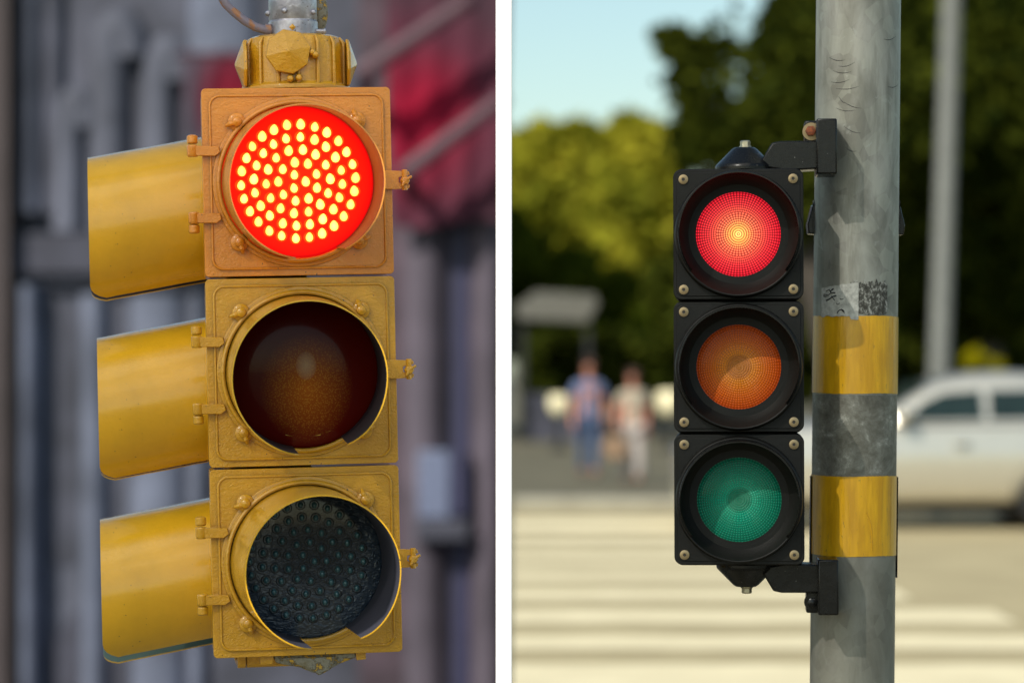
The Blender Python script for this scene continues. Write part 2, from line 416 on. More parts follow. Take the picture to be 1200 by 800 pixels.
# ------------------------------------------------------------------ mesh builder
class B:
    def __init__(s):
        s.v = []; s.f = []; s.mi = []

    def add(s, vs, fs, mi=0):
        o = len(s.v)
        s.v += [Vector(p) for p in vs]
        for f_ in fs:
            s.f.append(tuple(i + o for i in f_)); s.mi.append(mi)
        return s

    def box(s, a, b, mi=0):
        x0, y0, z0 = a; x1, y1, z1 = b
        return s.add([(x0, y0, z0), (x1, y0, z0), (x1, y1, z0), (x0, y1, z0), (x0, y0, z1), (x1, y0, z1), (x1, y1, z1), (x0, y1, z1)],
                     [(0, 3, 2, 1), (4, 5, 6, 7), (0, 1, 5, 4), (1, 2, 6, 5), (2, 3, 7, 6), (3, 0, 4, 7)], mi)

    def prism(s, poly, y0, y1, mi=0, axis='y'):
        n = len(poly)
        if axis == 'y':
            vs = [(p[0], y0, p[1]) for p in poly] + [(p[0], y1, p[1]) for p in poly]
        elif axis == 'x':
            vs = [(y0, p[0], p[1]) for p in poly] + [(y1, p[0], p[1]) for p in poly]
        else:
            vs = [(p[0], p[1], y0) for p in poly] + [(p[0], p[1], y1) for p in poly]
        fs = [tuple(range(n)), tuple(range(2 * n - 1, n - 1, -1))]
        for i in range(n):
            j = (i + 1) % n
            fs.append((i, i + n, j + n, j))
        return s.add(vs, fs, mi)

    def lathe(s, prof, axis='z', c=(0, 0, 0), n=32, phase=0.0, mi=0, caps=True):
        """prof: list of (radius, height) along axis"""
        vs = []; fs = []
        for r_, h in prof:
            for i in range(n):
                a = 2 * PI * i / n + phase
                u, w_ = r_ * math.cos(a), r_ * math.sin(a)
                if axis == 'z': p = (u, w_, h)
                elif axis == 'y': p = (u, h, w_)
                else: p = (h, u, w_)
                vs.append((p[0] + c[0], p[1] + c[1], p[2] + c[2]))
        for k in range(len(prof) - 1):
            for i in range(n):
                j = (i + 1) % n
                fs.append((k * n + i, k * n + j, (k + 1) * n + j, (k + 1) * n + i))
        if caps:
            if prof[0][0] > 1e-6: fs.append(tuple(range(n - 1, -1, -1)))
            if prof[-1][0] > 1e-6: fs.append(tuple(range((len(prof) - 1) * n, len(prof) * n)))
        return s.add(vs, fs, mi)

    def tube(s, pts, rad, n=12, closed=False, mi=0):
        pts = [Vector(p) for p in pts]
        m_ = len(pts)
        rad = rad if isinstance(rad, (list, tuple)) else [rad] * m_
        vs = []; fs = []
        up = None
        for i, p in enumerate(pts):
            if closed:
                t = (pts[(i + 1) % m_] - pts[i - 1]).normalized()
            else:
                t = (pts[min(i + 1, m_ - 1)] - pts[max(i - 1, 0)]).normalized()
            if up is None:
                up = t.orthogonal().normalized()
            up = (up - t * up.dot(t)).normalized()
            sd = t.cross(up)
            for k in range(n):
                a = 2 * PI * k / n
                vs.append(p + up * (math.cos(a) * rad[i]) + sd * (math.sin(a) * rad[i]))
        rng_ = m_ if closed else m_ - 1
        for i in range(rng_):
            i2 = (i + 1) % m_
            for k in range(n):
                k2 = (k + 1) % n
                fs.append((i * n + k, i * n + k2, i2 * n + k2, i2 * n + k))
        if not closed:
            fs.append(tuple(range(n - 1, -1, -1)))
            fs.append(tuple(range((m_ - 1) * n, m_ * n)))
        return s.add(vs, fs, mi)

    def ball(s, c, r_, sc_=(1, 1, 1), nu=12, nv=8, mi=0):
        prof = []
        vs = []; fs = []
        for j in range(1, nv):
            t = PI * j / nv
            for i in range(nu):
                a = 2 * PI * i / nu
                vs.append((c[0] + r_ * sc_[0] * math.sin(t) * math.cos(a), c[1] + r_ * sc_[1] * math.sin(t) * math.sin(a), c[2] + r_ * sc_[2] * math.cos(t)))
        top = len(vs); vs.append((c[0], c[1], c[2] + r_ * sc_[2]))
        bot = len(vs); vs.append((c[0], c[1], c[2] - r_ * sc_[2]))
        for j in range(nv - 2):
            for i in range(nu):
                k = (i + 1) % nu
                fs.append((j * nu + i, (j + 1) * nu + i, (j + 1) * nu + k, j * nu + k))
        for i in range(nu):
            k = (i + 1) % nu
            fs.append((top, i, k)); fs.append((bot, (nv - 2) * nu + k, (nv - 2) * nu + i))
        return s.add(vs, fs, mi)

    def build(s, name, mat, parent=None, bevel=0.0, smooth=35, loc=None, rot=None, label=None, fix=True):
        me = bpy.data.meshes.new(name)
        me.from_pydata([tuple(v) for v in s.v], [], s.f)
        mats = mat if isinstance(mat, (list, tuple)) else [mat]
        for m_ in mats: me.materials.append(m_)
        for p, k in zip(me.polygons, s.mi): p.material_index = k
        if fix:
            bm = bmesh.new(); bm.from_mesh(me)
            bmesh.ops.recalc_face_normals(bm, faces=bm.faces[:])
            bm.to_mesh(me); bm.free()
        if smooth:
            me.shade_smooth()
            me.set_sharp_from_angle(angle=R(smooth))
        o = bpy.data.objects.new(name, me)
        COL.objects.link(o)
        if parent: o.parent = parent
        if loc: o.location = loc
        if rot: o.rotation_euler = rot
        if bevel:
            md = o.modifiers.new('bevel', 'BEVEL')
            md.width = bevel; md.segments = 2; md.limit_method = 'ANGLE'; md.angle_limit = R(40)
        if label: o['label'] = label
        return o


def empty(name, loc, label, cat, rot=(0, 0, 0), group=None):
    o = bpy.data.objects.new(name, None)
    COL.objects.link(o)
    o.location = loc; o.rotation_euler = rot
    o.empty_display_size = 0.1
    o['label'] = label; o['category'] = cat
    if group: o['group'] = group
    return o


def tag(o, label, cat, group=None):
    o['label'] = label; o['category'] = cat
    if group: o['group'] = group
    return o


def struct(o):
    o['kind'] = 'structure'
    return o


def rrect(w, h, r_, n=6, cx=0, cz=0):
    pts = []
    for (sx, sz, a0) in ((1, 1, 0), (-1, 1, 90), (-1, -1, 180), (1, -1, 270)):
        for k in range(n + 1):
            a = R(a0 + 90 * k / n)
            pts.append((cx + sx * (w / 2 - r_) + r_ * math.cos(a), cz + sz * (h / 2 - r_) + r_ * math.sin(a)))
    return pts


# ================================================================== LEFT SIGNAL (yellow)
U = 5.13 / FPX


def ring_points(count=(3, 9, 14, 20, 26), rad=(9, 23, 37.5, 52, 66.5), ph=(0, 12, 4, 9, 3)):
    out = []
    for k, (c_, p) in enumerate(zip(count, ph)):
        for i in range(c_):
            a = 2 * PI * i / c_ + R(p)
            out.append((rad[k] * U * math.cos(a), rad[k] * U * math.sin(a)))
    return out


def visor_mesh(r0, r1, L, gap, gap2, tilt, sx=0.0, mi_out=0, mi_in=1, thick=0.0022, base_y=-0.012, na=72, nl=14, roundness=0.12):
    """open-bottomed tunnel hood; axis -y, tilted down"""
    b = B()
    T = math.tan(R(tilt))
    grids = []
    for off in (0.0, -thick):
        g_ = []
        for i in range(na + 1):
            s_ = i / na
            a = gap + (2 * PI - gap - gap2) * s_      # from straight down
            e = min(s_, 1 - s_)
            cut = roundness * max(0.0, 1 - e / 0.06) ** 2.2
            Li = L * (1 - cut)
            row = []
            for j in range(nl + 1):
                t = j / nl
                y = base_y - Li * t
                rr_ = r0 + (r1 - r0) * t + off
                if t > 0.985: rr_ += 0.0006
                wob = 0.0009 * noise.noise(Vector((math.cos(a) * 2, math.sin(a) * 2, t * 3 + r0 * 50)))
                rr_ += wob
                x = -math.sin(a) * rr_ + sx * U * t
                z = -math.cos(a) * rr_ - (Li * t) * T
                row.append((x, y, z))
            g_.append(row)
        grids.append(g_)
    vs = []; fs = []; mi = []
    for g_ in grids:
        for row in g_: vs += row
    n0 = (na + 1) * (nl + 1)
    idx = lambda q, i, j: q * n0 + i * (nl + 1) + j
    fo = []; fi = []; fe = []
    for i in range(na):
        for j in range(nl):
            fo.append((idx(0, i, j), idx(0, i + 1, j), idx(0, i + 1, j + 1), idx(0, i, j + 1)))
            fi.append((idx(1, i, j), idx(1, i, j + 1), idx(1, i + 1, j + 1), idx(1, i + 1, j)))
        fe.append((idx(0, i, nl), idx(0, i + 1, nl), idx(1, i + 1, nl), idx(1, i, nl)))
    for j in range(nl):
        fe.append((idx(0, 0, j), idx(0, 0, j + 1), idx(1, 0, j + 1), idx(1, 0, j)))
        fe.append((idx(0, na, j), idx(1, na, j), idx(1, na, j + 1), idx(0, na, j + 1)))
    b.v = [Vector(p) for p in vs]
    b.f = fo + fi + fe
    b.mi = [mi_out] * len(fo) + [mi_in] * len(fi) + [mi_out] * len(fe)
    return b


def signal_section(parent, name, loc, rot, kind, inner, paint, paint_s, r0, r1, L, tilt, label, gap=28, gap2=28, sx=0.0):
    hw, hh = 110.5 * U, 110.3 * U
    b = B()
    b.prism(rrect(2 * hw - 4 * U, 2 * hh - 1 * U, 5 * U), 0.012, 0.14)
    sec = b.build(name, paint, parent, bevel=0.002, loc=loc, rot=rot, label=label)
    # door
    b = B()
    b.prism(rrect(2 * hw, 2 * hh - 1.2 * U, 5 * U), -0.004, 0.011)
    b.prism(rrect(2 * hw - 17 * U, 2 * hh - 17 * U, 13 * U), -0.0062, -0.003)
    path = [(p[0], -0.0062, p[1]) for p in rrect(2 * hw - 19 * U, 2 * hh - 19 * U, 12 * U, 8)]
    b.tube(path, 1.7 * U, 8, closed=True)
    # round flange in steps
    b.lathe([(100 * U, -0.005), (99.5 * U, -0.0095), (97 * U, -0.0105), (95.5 * U, -0.0105), (95 * U, -0.018), (92.5 * U, -0.0205), (90 * U, -0.0185), (89.5 * U, -0.008)],
            'y', (0, 0, 0), 96, caps=False)
    b.build('door', paint, sec, bevel=0.0012)
    # lugs with bolt heads
    for a in (45, 135, 225, 315):
        a_ = R(a)
        cx, cz = 99 * U * math.cos(a_), 99 * U * math.sin(a_)
        q = B()
        q.lathe([(10.5 * U, -0.003), (10.5 * U, -0.014), (8 * U, -0.017), (6 * U, -0.0175), (5.4 * U, -0.023), (2.5 * U, -0.026), (0, -0.0265)], 'y', (cx, 0, cz), 18)
        d = Vector((math.cos(a_ + 1.1), math.sin(a_ + 1.1)))
        q.tube([(cx, -0.018, cz), (cx + d.x * 8 * U, -0.020, cz + d.y * 8 * U), (cx + d.x * 13 * U, -0.014, cz + d.y * 13 * U)], [3.4 * U, 3.2 * U, 2.0 * U], 8)
        q.build('wing_nut', paint, sec, bevel=0.0008)
    # hinges on the left
    for hz in (37 * U, -41 * U):
        q = B()
        q.prism([(-128 * U, hz - 5.5 * U), (-96 * U, hz - 6.5 * U), (-90 * U, hz - 2 * U), (-92 * U, hz + 5 * U), (-128 * U, hz + 6 * U)], -0.016, -0.002)
        q.lathe([(5.5 * U, hz - 7 * U), (6.5 * U, hz - 5 * U), (6.5 * U, hz + 6 * U), (5.5 * U, hz + 7 * U)], 'z', (-122 * U, -0.008, 0), 14)
        q.lathe([(4.5 * U, 0), (6.3 * U, 1.5 * U), (6.3 * U, 9.5 * U), (3.5 * U, 11 * U)], 'z', (-122 * U, -0.006, hz + (8 * U if hz > 0 else -18 * U)), 14)
        q.box((-121 * U, -0.004, hz - 4 * U), (-108 * U, 0.03, hz + 4 * U))
        q.build('hinge', paint, sec, bevel=0.0012)
    # latch on the right
    q = B()
    q.prism([(94 * U, -10 * U), (112 * U, -11 * U), (130 * U, -10 * U), (131 * U, -6 * U), (118 * U, -3 * U), (118 * U, 3 * U), (131 * U, 6 * U), (130 * U, 10 * U), (112 * U, 11 * U), (94 * U, 12 * U)], -0.013, -0.001)
    q.lathe([(3.4 * U, -12 * U), (3.4 * U, 12 * U)], 'z', (125 * U, -0.012, 0), 10)
    q.lathe([(6 * U, -0.008), (6 * U, -0.017), (4.2 * U, -0.021), (0, -0.022)], 'y', (125 * U, 0, -1 * U), 6)
    q.tube([(125 * U, -0.018, -1 * U), (133 * U, -0.021, 4 * U)], [2.6 * U, 1.4 * U], 8)
    q.tube([(125 * U, -0.018, -1 * U), (121 * U, -0.021, -8 * U)], [2.6 * U, 1.4 * U], 8)
    q.build('latch', paint, sec, bevel=0.0008)
    # lens
    q = B()
    bulge = 0.016 if kind == 'amber' else 0.006
    prof = [(90 * U * math.sin(t), -0.006 - bulge * math.cos(t)) for t in [PI / 2 * (1 - k / 14) for k in range(15)]]
    prof[-1] = (0.00001, prof[-1][1])
    q.lathe(prof, 'y', (0, 0, 0), 96, caps=False)
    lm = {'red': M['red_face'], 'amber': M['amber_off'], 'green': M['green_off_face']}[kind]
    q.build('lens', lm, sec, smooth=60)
    if kind != 'amber':
        q = B(); w2 = B()
        ph = (0, 20, 4, 14, 3) if kind == 'red' else (0, 40, 10, 5, 12)
        ctr = True
        for (x, z) in ring_points(ph=ph):
            d = math.hypot(x, z) / (90 * U)
            y = -0.006 - bulge * math.sqrt(max(0, 1 - d * d))
            if kind == 'red':
                x += random.uniform(-0.5, 0.5) * U; z += random.uniform(-0.5, 0.5) * U
                k_ = random.uniform(0.88, 1.04)
                lean = random.uniform(-1.4, 1.4) * U
                q.tube([(x, y - 0.001, z - 5.9 * U * k_), (x, y - 0.002, z - 5.0 * U * k_), (x + lean * .1, y - 0.0025, z - 2.6 * U * k_), (x + lean * .2, y - 0.0025, z - 0.2 * U), (x + lean * .5, y - 0.0025, z + 2.6 * U * k_), (x + lean * .9, y - 0.002, z + 4.8 * U * k_), (x + lean, y - 0.001, z + 6.0 * U * k_)],
                       [0.4 * U, 3.2 * U * k_, 4.8 * U * k_, 5.0 * U * k_, 4.1 * U * k_, 2.3 * U * k_, 0.4 * U], 12)
                w2.lathe([(7.6 * U, y + 0.0012), (6.8 * U, y - 0.0002), (5.0 * U, y - 0.0010), (0.0001, y - 0.0013)], 'y', (x, 0, z), 16, caps=False)
            else:
                q.ball((x, y - 0.001, z), 3.6 * U, (0.9, 0.9, 1.1), 12, 8)
                w2.lathe([(6.2 * U, y + 0.0005), (5.7 * U, y - 0.0012), (4.6 * U, y - 0.0008)], 'y', (x, 0, z), 14, caps=False)
        q.build('led_cluster', M['led_on'] if kind == 'red' else M['led_off'], sec, smooth=80)
        if w2.v: w2.build('led_wells', M['led_halo'] if kind == 'red' else M['led_well'], sec, smooth=80)
    # visor
    v = visor_mesh(r0, r1, L, R(gap), R(gap2), tilt, sx)
    v.build('visor', [paint_s, inner], sec, smooth=50)
    if kind == 'amber' and rot is None:
        pts = []
        q = B()
        n = 26
        for i in range(n):
            a = 2 * PI * i / n
            rr_ = 1 + 0.35 * noise.noise(Vector((math.cos(a) * 2.2, math.sin(a) * 2.2, 3)))
            pts.append((2 * U + 28 * U * rr_ * math.cos(a), -68 * U + 8 * U * rr_ * math.sin(a)))
        q.prism(pts, -0.0145, -0.0135)
        q.build('paint_splash', M['yellow_smooth'], sec, smooth=0)
    return sec


YAW, ROLL = R(8.0), R(-1.29)
base = W(361.5, 768, 5.13)
tl = empty('traffic_light', base, 'yellow two-way traffic light hanging from a pipe, round red LED lamp lit, grey facade behind', 'traffic light', rot=(0, ROLL, YAW))
kinds = ['green', 'amber', 'red']
for k in range(3):
    zc = (111 + 222 * k) * U
    kd = kinds[k]
    signal_section(tl, 'signal_section', (0, 0, zc), None, kd,
                   M['visor_in_slate'] if kd == 'green' else M['visor_in_dark'],
                   M['orange'] if kd == 'red' else M['yellow'], M['orange_smooth'] if kd == 'red' else M['yellow_smooth'],
                   0.1375, 0.1345, 0.215, {'red': 3.8, 'amber': 3.0, 'green': 1.6}[kd],
                   {'red': 'top front section, red LED lamp lit', 'amber': 'middle front section, dark amber lamp off', 'green': 'bottom front section, dark green LED lamp off'}[kd],
                   gap=9, gap2=29, sx={'red': 1, 'amber': -1, 'green': 9}[kd])
for k in range(3):
    zc = (111 + 222 * k) * U - 0.034
    kd = kinds[k]
    signal_section(tl, 'side_signal_section', (-0.118, 0.30, zc), (0, 0, R(-90)), kd if kd != 'red' else 'amber',
                   {'red': M['visor_in_dark'], 'amber': M['visor_in_slate'], 'green': M['visor_in_teal']}[kd],
                   M['yellow'], M['yellow_smooth'], 0.1445, 0.1440, {'red': 0.246, 'amber': 0.236, 'green': 0.238}[kd], 9.6,
                   {'red': 'top side section, hood pointing left', 'amber': 'middle side section, hood pointing left', 'green': 'bottom side section, hood with teal inside'}[kd],
                   gap={'red': 26, 'amber': 24, 'green': 17}[kd], gap2={'red': 29, 'amber': 32, 'green': 39}[kd])

# hub above (local frame of tl; signal centre x~0 at top = px 347.5)
ztop = 666 * U
hub = B()
hx = 4 * U
oct_ = lambda r_: r_
prof = [(66 * U, ztop - 0.001), (66 * U, ztop + 4 * U), (61 * U, ztop + 8 * U), (61 * U, ztop + 50 * U), (57 * U, ztop + 62 * U), (50 * U, ztop + 65 * U), (32 * U, ztop + 65.5 * U)]
hub.lathe(prof, 'z', (hx, 0.10, 0), 16, phase=PI / 16)
for i in range(16):
    a = 2 * PI * i / 16
    hub.tube([(hx + 61 * U * math.cos(a), 0.10 + 61 * U * math.sin(a), ztop + 5 * U), (hx + 61 * U * math.cos(a), 0.10 + 61 * U * math.sin(a), ztop + 54 * U), (hx + 56 * U * math.cos(a), 0.10 + 56 * U * math.sin(a), ztop + 62 * U)], [2.6 * U, 2.4 * U, 1.5 * U], 8)
hb = hub.build('mounting_hub', M['yellow'], tl, bevel=0.0012)
q = B()
q.lathe([(25 * U, 0.02), (27 * U, -0.002), (26.5 * U, -0.008), (0.0001, -0.021)], 'y', (-8 * U, 0, ztop + 41 * U), 8, phase=0.2)
q.lathe([(14 * U, 0.05), (14 * U, 0.0)], 'y', (-8 * U, 0, ztop + 41 * U), 12)
q.build('hub_cap', M['yellow'], hb, bevel=0.001, smooth=12)
for s_, xx in ((-1, -55 * U), (1, 63 * U)):
    q = B()
    q.lathe([(30 * U, xx), (30 * U, xx + s_ * 2 * U), (28 * U, xx + s_ * 4 * U), (3 * U, xx + s_ * 13 * U), (0.0001, xx + s_ * 13.5 * U)], 'x', (0, 0.07, ztop + 31 * U), 8, phase=0.3)
    q.build('hub_cap', M['yellow'], hb, bevel=0.001, smooth=12)
for (bx, bz, bl) in ((24, 38, 8), (20, 41, 6), (-6, 10, 5), (4, 11, 5)):
    q = B()
    q.lathe([(4.4 * U, 0.04), (4.4 * U, -0.002), (2.5 * U, -0.006), (0.0001, -0.0065)], 'y', (bx * U, 0.0, ztop + bz * U), 10)
    q.build('bolt', M['yellow'], hb, bevel=0.0006)
# pipe
px_ = 3 * U
q = B()
q.lathe([(29.5 * U, ztop + 64 * U), (29.5 * U, ztop + 83 * U), (28.2 * U, ztop + 84 * U), (28.2 * U, ztop + 85 * U), (28.8 * U, ztop + 86 * U), (28.8 * U, ztop + 130 * U), (26 * U, ztop + 134 * U), (26 * U, ztop + 400 * U)], 'z', (px_, 0.10, 0), 40)
pp = q.build('pipe', M['silver'], tl, bevel=0.0006)
for (bx, bz, ya) in ((-12, 94, 0), (23, 93, 0.3), (-30, 94, 0.0)):
    q = B()
    dx = bx * U
    yy = 0.10 - math.sqrt(max(0, (28.8 * U) ** 2 - min(dx, 28 * U) ** 2)) if abs(bx) < 29 else 0.10
    q.lathe([(3.6 * U, yy + 0.004), (3.6 * U, yy - 0.004), (2.2 * U, yy - 0.007), (0.0001, yy - 0.0075)], 'y', (px_ + dx, 0, ztop + bz * U), 8)
    q.build('bolt', M['silver'], pp, bevel=0.0004)
q = B()
q.lathe([(4 * U, 0.066), (4 * U, 0.052), (0.0001, 0.049)], 'y', (px_ - 3 * U, 0, ztop + 74 * U), 4)
q.build('bolt', M['yellow'], pp, bevel=0.0004)
q = B()
q.lathe([(3.2 * U, px_ + 26 * U), (3.2 * U, px_ + 35 * U), (4.2 * U, px_ + 35.5 * U), (3.6 * U, px_ + 38 * U)], 'x', (0, 0.085, ztop + 71 * U), 10)
q.build('bolt', M['silver'], pp, bevel=0.0004)
q = B()
q.ball((px_ + 33 * U, 0.13, ztop + 98 * U), 13 * U, (0.8, 0.8, 1.9), 16, 12)
q.build('cable_gland', M['peeling'], pp)
q = B()
ctrl = [(-88, 118), (-80, 104), (-70, 94), (-58, 84), (-46, 77), (-34, 73), (-22, 73)]
q.tube([(px_ + a * U, 0.085, ztop + b_ * U) for a, b_ in ctrl], 5.2 * U, 14)
q.tube([(px_ - 34 * U, 0.085, ztop + 73.4 * U), (px_ - 27 * U, 0.085, ztop + 73.4 * U)], 6.8 * U, 12)
q.build('conduit', M['conduit'], tl)
# bottom bracket
q = B()
q.prism([(-56 * U, 1 * U), (-56 * U, -9 * U), (-42 * U, -9 * U), (-40 * U, 1 * U)], 0.01, 0.09)
q.build('bottom_tab', M['yellow'], tl, bevel=0.001)
q = B()
q.prism([(56 * U, 1 * U), (57 * U, -8 * U), (68 * U, -7 * U), (68 * U, 1 * U)], 0.01, 0.09)
q.build('bottom_tab', M['yellow'], tl, bevel=0.001)
q = B()
q.prism([(-40 * U, 1 * U), (-38 * U, -8 * U), (-10 * U, -14 * U), (6 * U, -21 * U), (22 * U, -19 * U), (38 * U, -11 * U), (56 * U, -5 * U), (56 * U, 1 * U)], 0.012, 0.08)
q.prism([(-34 * U, -2 * U), (4 * U, -17 * U), (12 * U, -24 * U), (26 * U, -17 * U), (34 * U, -2 * U)], 0.004, 0.03)
q.build('bottom_casting', M['peeling'], tl, bevel=0.003)

# mast arm that carries it (outside the frame)
arm_z = base.z + (666 + 400) * U
arm = empty('mast_arm', (-3.3, 5.3, 0), 'tall silver painted pole with a horizontal arm carrying the yellow traffic light', 'pole')
q = B(); q.lathe([(0.16, 0), (0.16, 0.03), (0.11, 0.04), (0.085, arm_z + 0.4), (0.05, arm_z + 0.45)], 'z', n=24); q.build('pole', M['silver'], arm)
q = B(); q.tube([(0.05, 0, arm_z - 0.05), (2.9, -0.06, arm_z - 0.02), (3.1, -0.07, arm_z - 0.02)], [0.06, 0.045, 0.045], 16); q.build('arm', M['silver'], arm)

# ================================================================== WHITE DIVIDER added as a post between the two
q = B()
pw = 19 * U
xc = (590.5 - 600) * U
q.prism(rrect(pw, 0.05, 0.002, 3, xc, 5.15), 0.0, 3.6, axis='z')
wp = q.build('post', M['white'], None)  # added divider strip, not a real post
tag(wp, 'slim plain white square post standing between the two traffic lights', 'post')

# ================================================================== RIGHT SIGNAL (black)
V = 5.15 / FPX
base2 = W(866.5, 661, 5.15)
tr = empty('traffic_light', base2, 'black plastic three-lamp traffic light clamped to the yellow-banded grey pole, red lens lit', 'traffic light', rot=(0, R(-0.2), R(-4.0)))
for k, kd in enumerate(['green', 'amber', 'red']):
    zc = (76 + 155.2 * k) * V
    b = B()
    b.prism(rrect(150 * V, 155.0 * V, 9 * V), 0.012, 0.13)
    sec = b.build('signal_section', M['black'], tr, bevel=0.002, loc=(0, 0, zc), label={'red': 'top section, red lens lit', 'amber': 'middle section, unlit amber lens', 'green': 'bottom section, unlit green lens'}[kd])
    b = B()
    b.prism(rrect(152 * V, 152 * V, 9 * V), -0.004, 0.011)
    b.prism(rrect(145 * V, 145 * V, 8 * V), -0.0055, -0.003)
    b.lathe([(75 * V, -0.004), (74.5 * V, -0.012), (73 * V, -0.024), (71 * V, -0.025), (70 * V, -0.022), (62 * V, -0.010), (57 * V, -0.004), (54 * V, -0.006), (52.5 * V, -0.004)], 'y', n=96, caps=False)
    b.build('door', M['black'], sec, bevel=0.0012)
    q = B()
    prof = [(52.8 * V * math.sin(t), -0.002 - 0.010 * math.cos(t)) for t in [PI / 2 * (1 - j / 14) for j in range(15)]]
    prof[-1] = (0.00001, prof[-1][1])
    q.lathe(prof, 'y', n=96, caps=False)
    q.build('lens', M['lens_' + kd], sec, smooth=60)
    # short hood
    q = B()
    na, nl = 80, 6
    half = R(128)
    G = []
    for off in (0, -0.0022):
        for i in range(na + 1):
            a = -half + 2 * half * i / na
            e = min(i, na - i) / na
            L = 0.078 * min(1.0, (0.12 + e / 0.17)) if e < 0.17 else 0.078
            L = 0.078 * (1 - 0.85 * max(0, 1 - e / 0.16) ** 1.5)
            for j in range(nl + 1):
                t = j / nl
                r_ = (71.0 - 1.2 * t) * V + off
                G.append((math.sin(a) * r_, -0.02 - L * t, math.cos(a) * r_))
    n0 = (na + 1) * (nl + 1)
    ix = lambda s_, i, j: s_ * n0 + i * (nl + 1) + j
    fs = []
    for i in range(na):
        for j in range(nl):
            fs.append((ix(0, i, j), ix(0, i + 1, j), ix(0, i + 1, j + 1), ix(0, i, j + 1)))
            fs.append((ix(1, i, j), ix(1, i, j + 1), ix(1, i + 1, j + 1), ix(1, i + 1, j)))
        fs.append((ix(0, i, nl), ix(0, i + 1, nl), ix(1, i + 1, nl), ix(1, i, nl)))
    for j in range(nl):
        fs.append((ix(0, 0, j), ix(0, 0, j + 1), ix(1, 0, j + 1), ix(1, 0, j)))
        fs.append((ix(0, na, j), ix(1, na, j), ix(1, na, j + 1), ix(0, na, j + 1)))
    q.add(G, fs)
    # fine ribs inside the hood
    for i in range(3, 74, 1):
        a = -half * 0.93 + 2 * half * 0.93 * i / 76
        r_ = 68.6 * V
        p0 = Vector((math.sin(a) * r_, -0.03, math.cos(a) * r_)); p1 = Vector((math.sin(a) * r_, -0.088, math.cos(a) * r_))
        if 12 < i < 66: q.tube([p0, p1], 0.55 * V, 4)
    q.build('visor', M['black_gloss'], sec, smooth=50)
    for sx in (-1, 1):
        for sz in (-1, 1):
            q = B()
            c_ = (sx * 64 * V, 0, sz * 64.5 * V)
            q.lathe([(5.8 * V, -0.005), (5.6 * V, -0.0085), (3.6 * V, -0.0092)], 'y', c_, 20, mi=0)
            q.lathe([(3.3 * V, -0.0093), (2.9 * V, -0.0102), (2.2 * V, -0.0102), (2.0 * V, -0.0094), (0.0001, -0.0094)], 'y', c_, 6, mi=0, caps=False)
            q.lathe([(2.1 * V, -0.0098), (0.0001, -0.0098)], 'y', c_, 6, mi=1, caps=False)
            q.build('screw', [M['screw'], M['screw_dark']], sec)


def bracket(sgn, z0, label):
    """sgn +1: above, -1: below; local coords of tr, px units relative to x centre 867"""
    z = lambda p: z0 + sgn * p * V
    b = B()
    b.lathe([(35 * V, z(0)), (35 * V, z(7)), (33 * V, z(9)), (15 * V, z(27)), (12 * V, z(29)), (0.0001, z(29.2))], 'z', (8 * V, 0.065, 0), 28)
    # arm
    b.prism([(24 * V, z(6)), (40 * V, z(33)), (50 * V, z(35)), (98 * V, z(35)), (98 * V, z(2)), (56 * V, z(0))], 0.035, 0.098)
    b.prism([(92 * V, z(-5)), (92 * V, z(60)), (116 * V, z(60)), (116 * V, z(-5))], 0.015, 0.115)
    b.prism([(79 * V, z(34)), (79 * V, z(60)), (96 * V, z(60)), (96 * V, z(34))], 0.06, 0.11)
    o = b.build('mounting_bracket', M['black_gloss'], tr, bevel=0.003, label=label)
    q = B(); q.lathe([(7.5 * V, z(29)), (7.5 * V, z(30.5)), (6.2 * V, z(31)), (6.2 * V, z(36)), (5 * V, z(37.3)), (0.0001, z(37.5))], 'z', (9 * V, 0.065, 0), 6)
    q.build('nut', M['nut'], o, bevel=0.0006)
    q = B(); q.lathe([(10.5 * V, 0.062), (10.5 * V, 0.057), (0.0001, 0.0565)], 'y', (87 * V, 0, z(47)), 22)
    q.build('washer', M['screw'] if sgn > 0 else M['black_gloss'], o)
    q = B(); q.lathe([(6.4 * V, 0.058), (6.4 * V, 0.048), (4 * V, 0.046), (0.0001, 0.0458)], 'y', (86 * V, 0, z(47.5)), 6)
    q.build('bolt', M['rust'] if sgn > 0 else M['black_gloss'], o, bevel=0.0006)
    q = B()
    return o


bracket(1, (661 - 199) * V, 'upper bracket with rusty bolt')
bracket(-1, 0.0, 'lower bracket with dark bolt')

# ------------------------------------------------------------------ banded pole
PY = 5.315
P1 = W(1006, 0, PY); P0 = W(998.5, 800, PY)
slope = (P1.x - P0.x) / (P1.z - P0.z)
x_at0 = P0.x - slope * P0.z
pole = empty('signal_pole', (x_at0, PY, 0), 'weathered galvanised round pole with two yellow bands and a torn sticker', 'pole', rot=(0, math.atan(slope), 0))
PR = 49.3 / FPX * PY
q = B()
q.lathe([(PR, 0.0), (PR, 1.0), (PR, 2.4), (PR, 3.7), (PR * 0.9, 3.72), (0.0001, 3.73)], 'z', n=96)
q.build('shaft', M['galv'], pole, smooth=40)
q = B(); q.lathe([(0.17, 0.0), (0.17, 0.02), (0.1, 0.025), (PR + 0.001, 0.08)], 'z', n=32, caps=False); q.build('base_flange', M['galv'], pole)
zc = lambda py: CAMZ - (py - HOR) / FPX * (PY - PR)


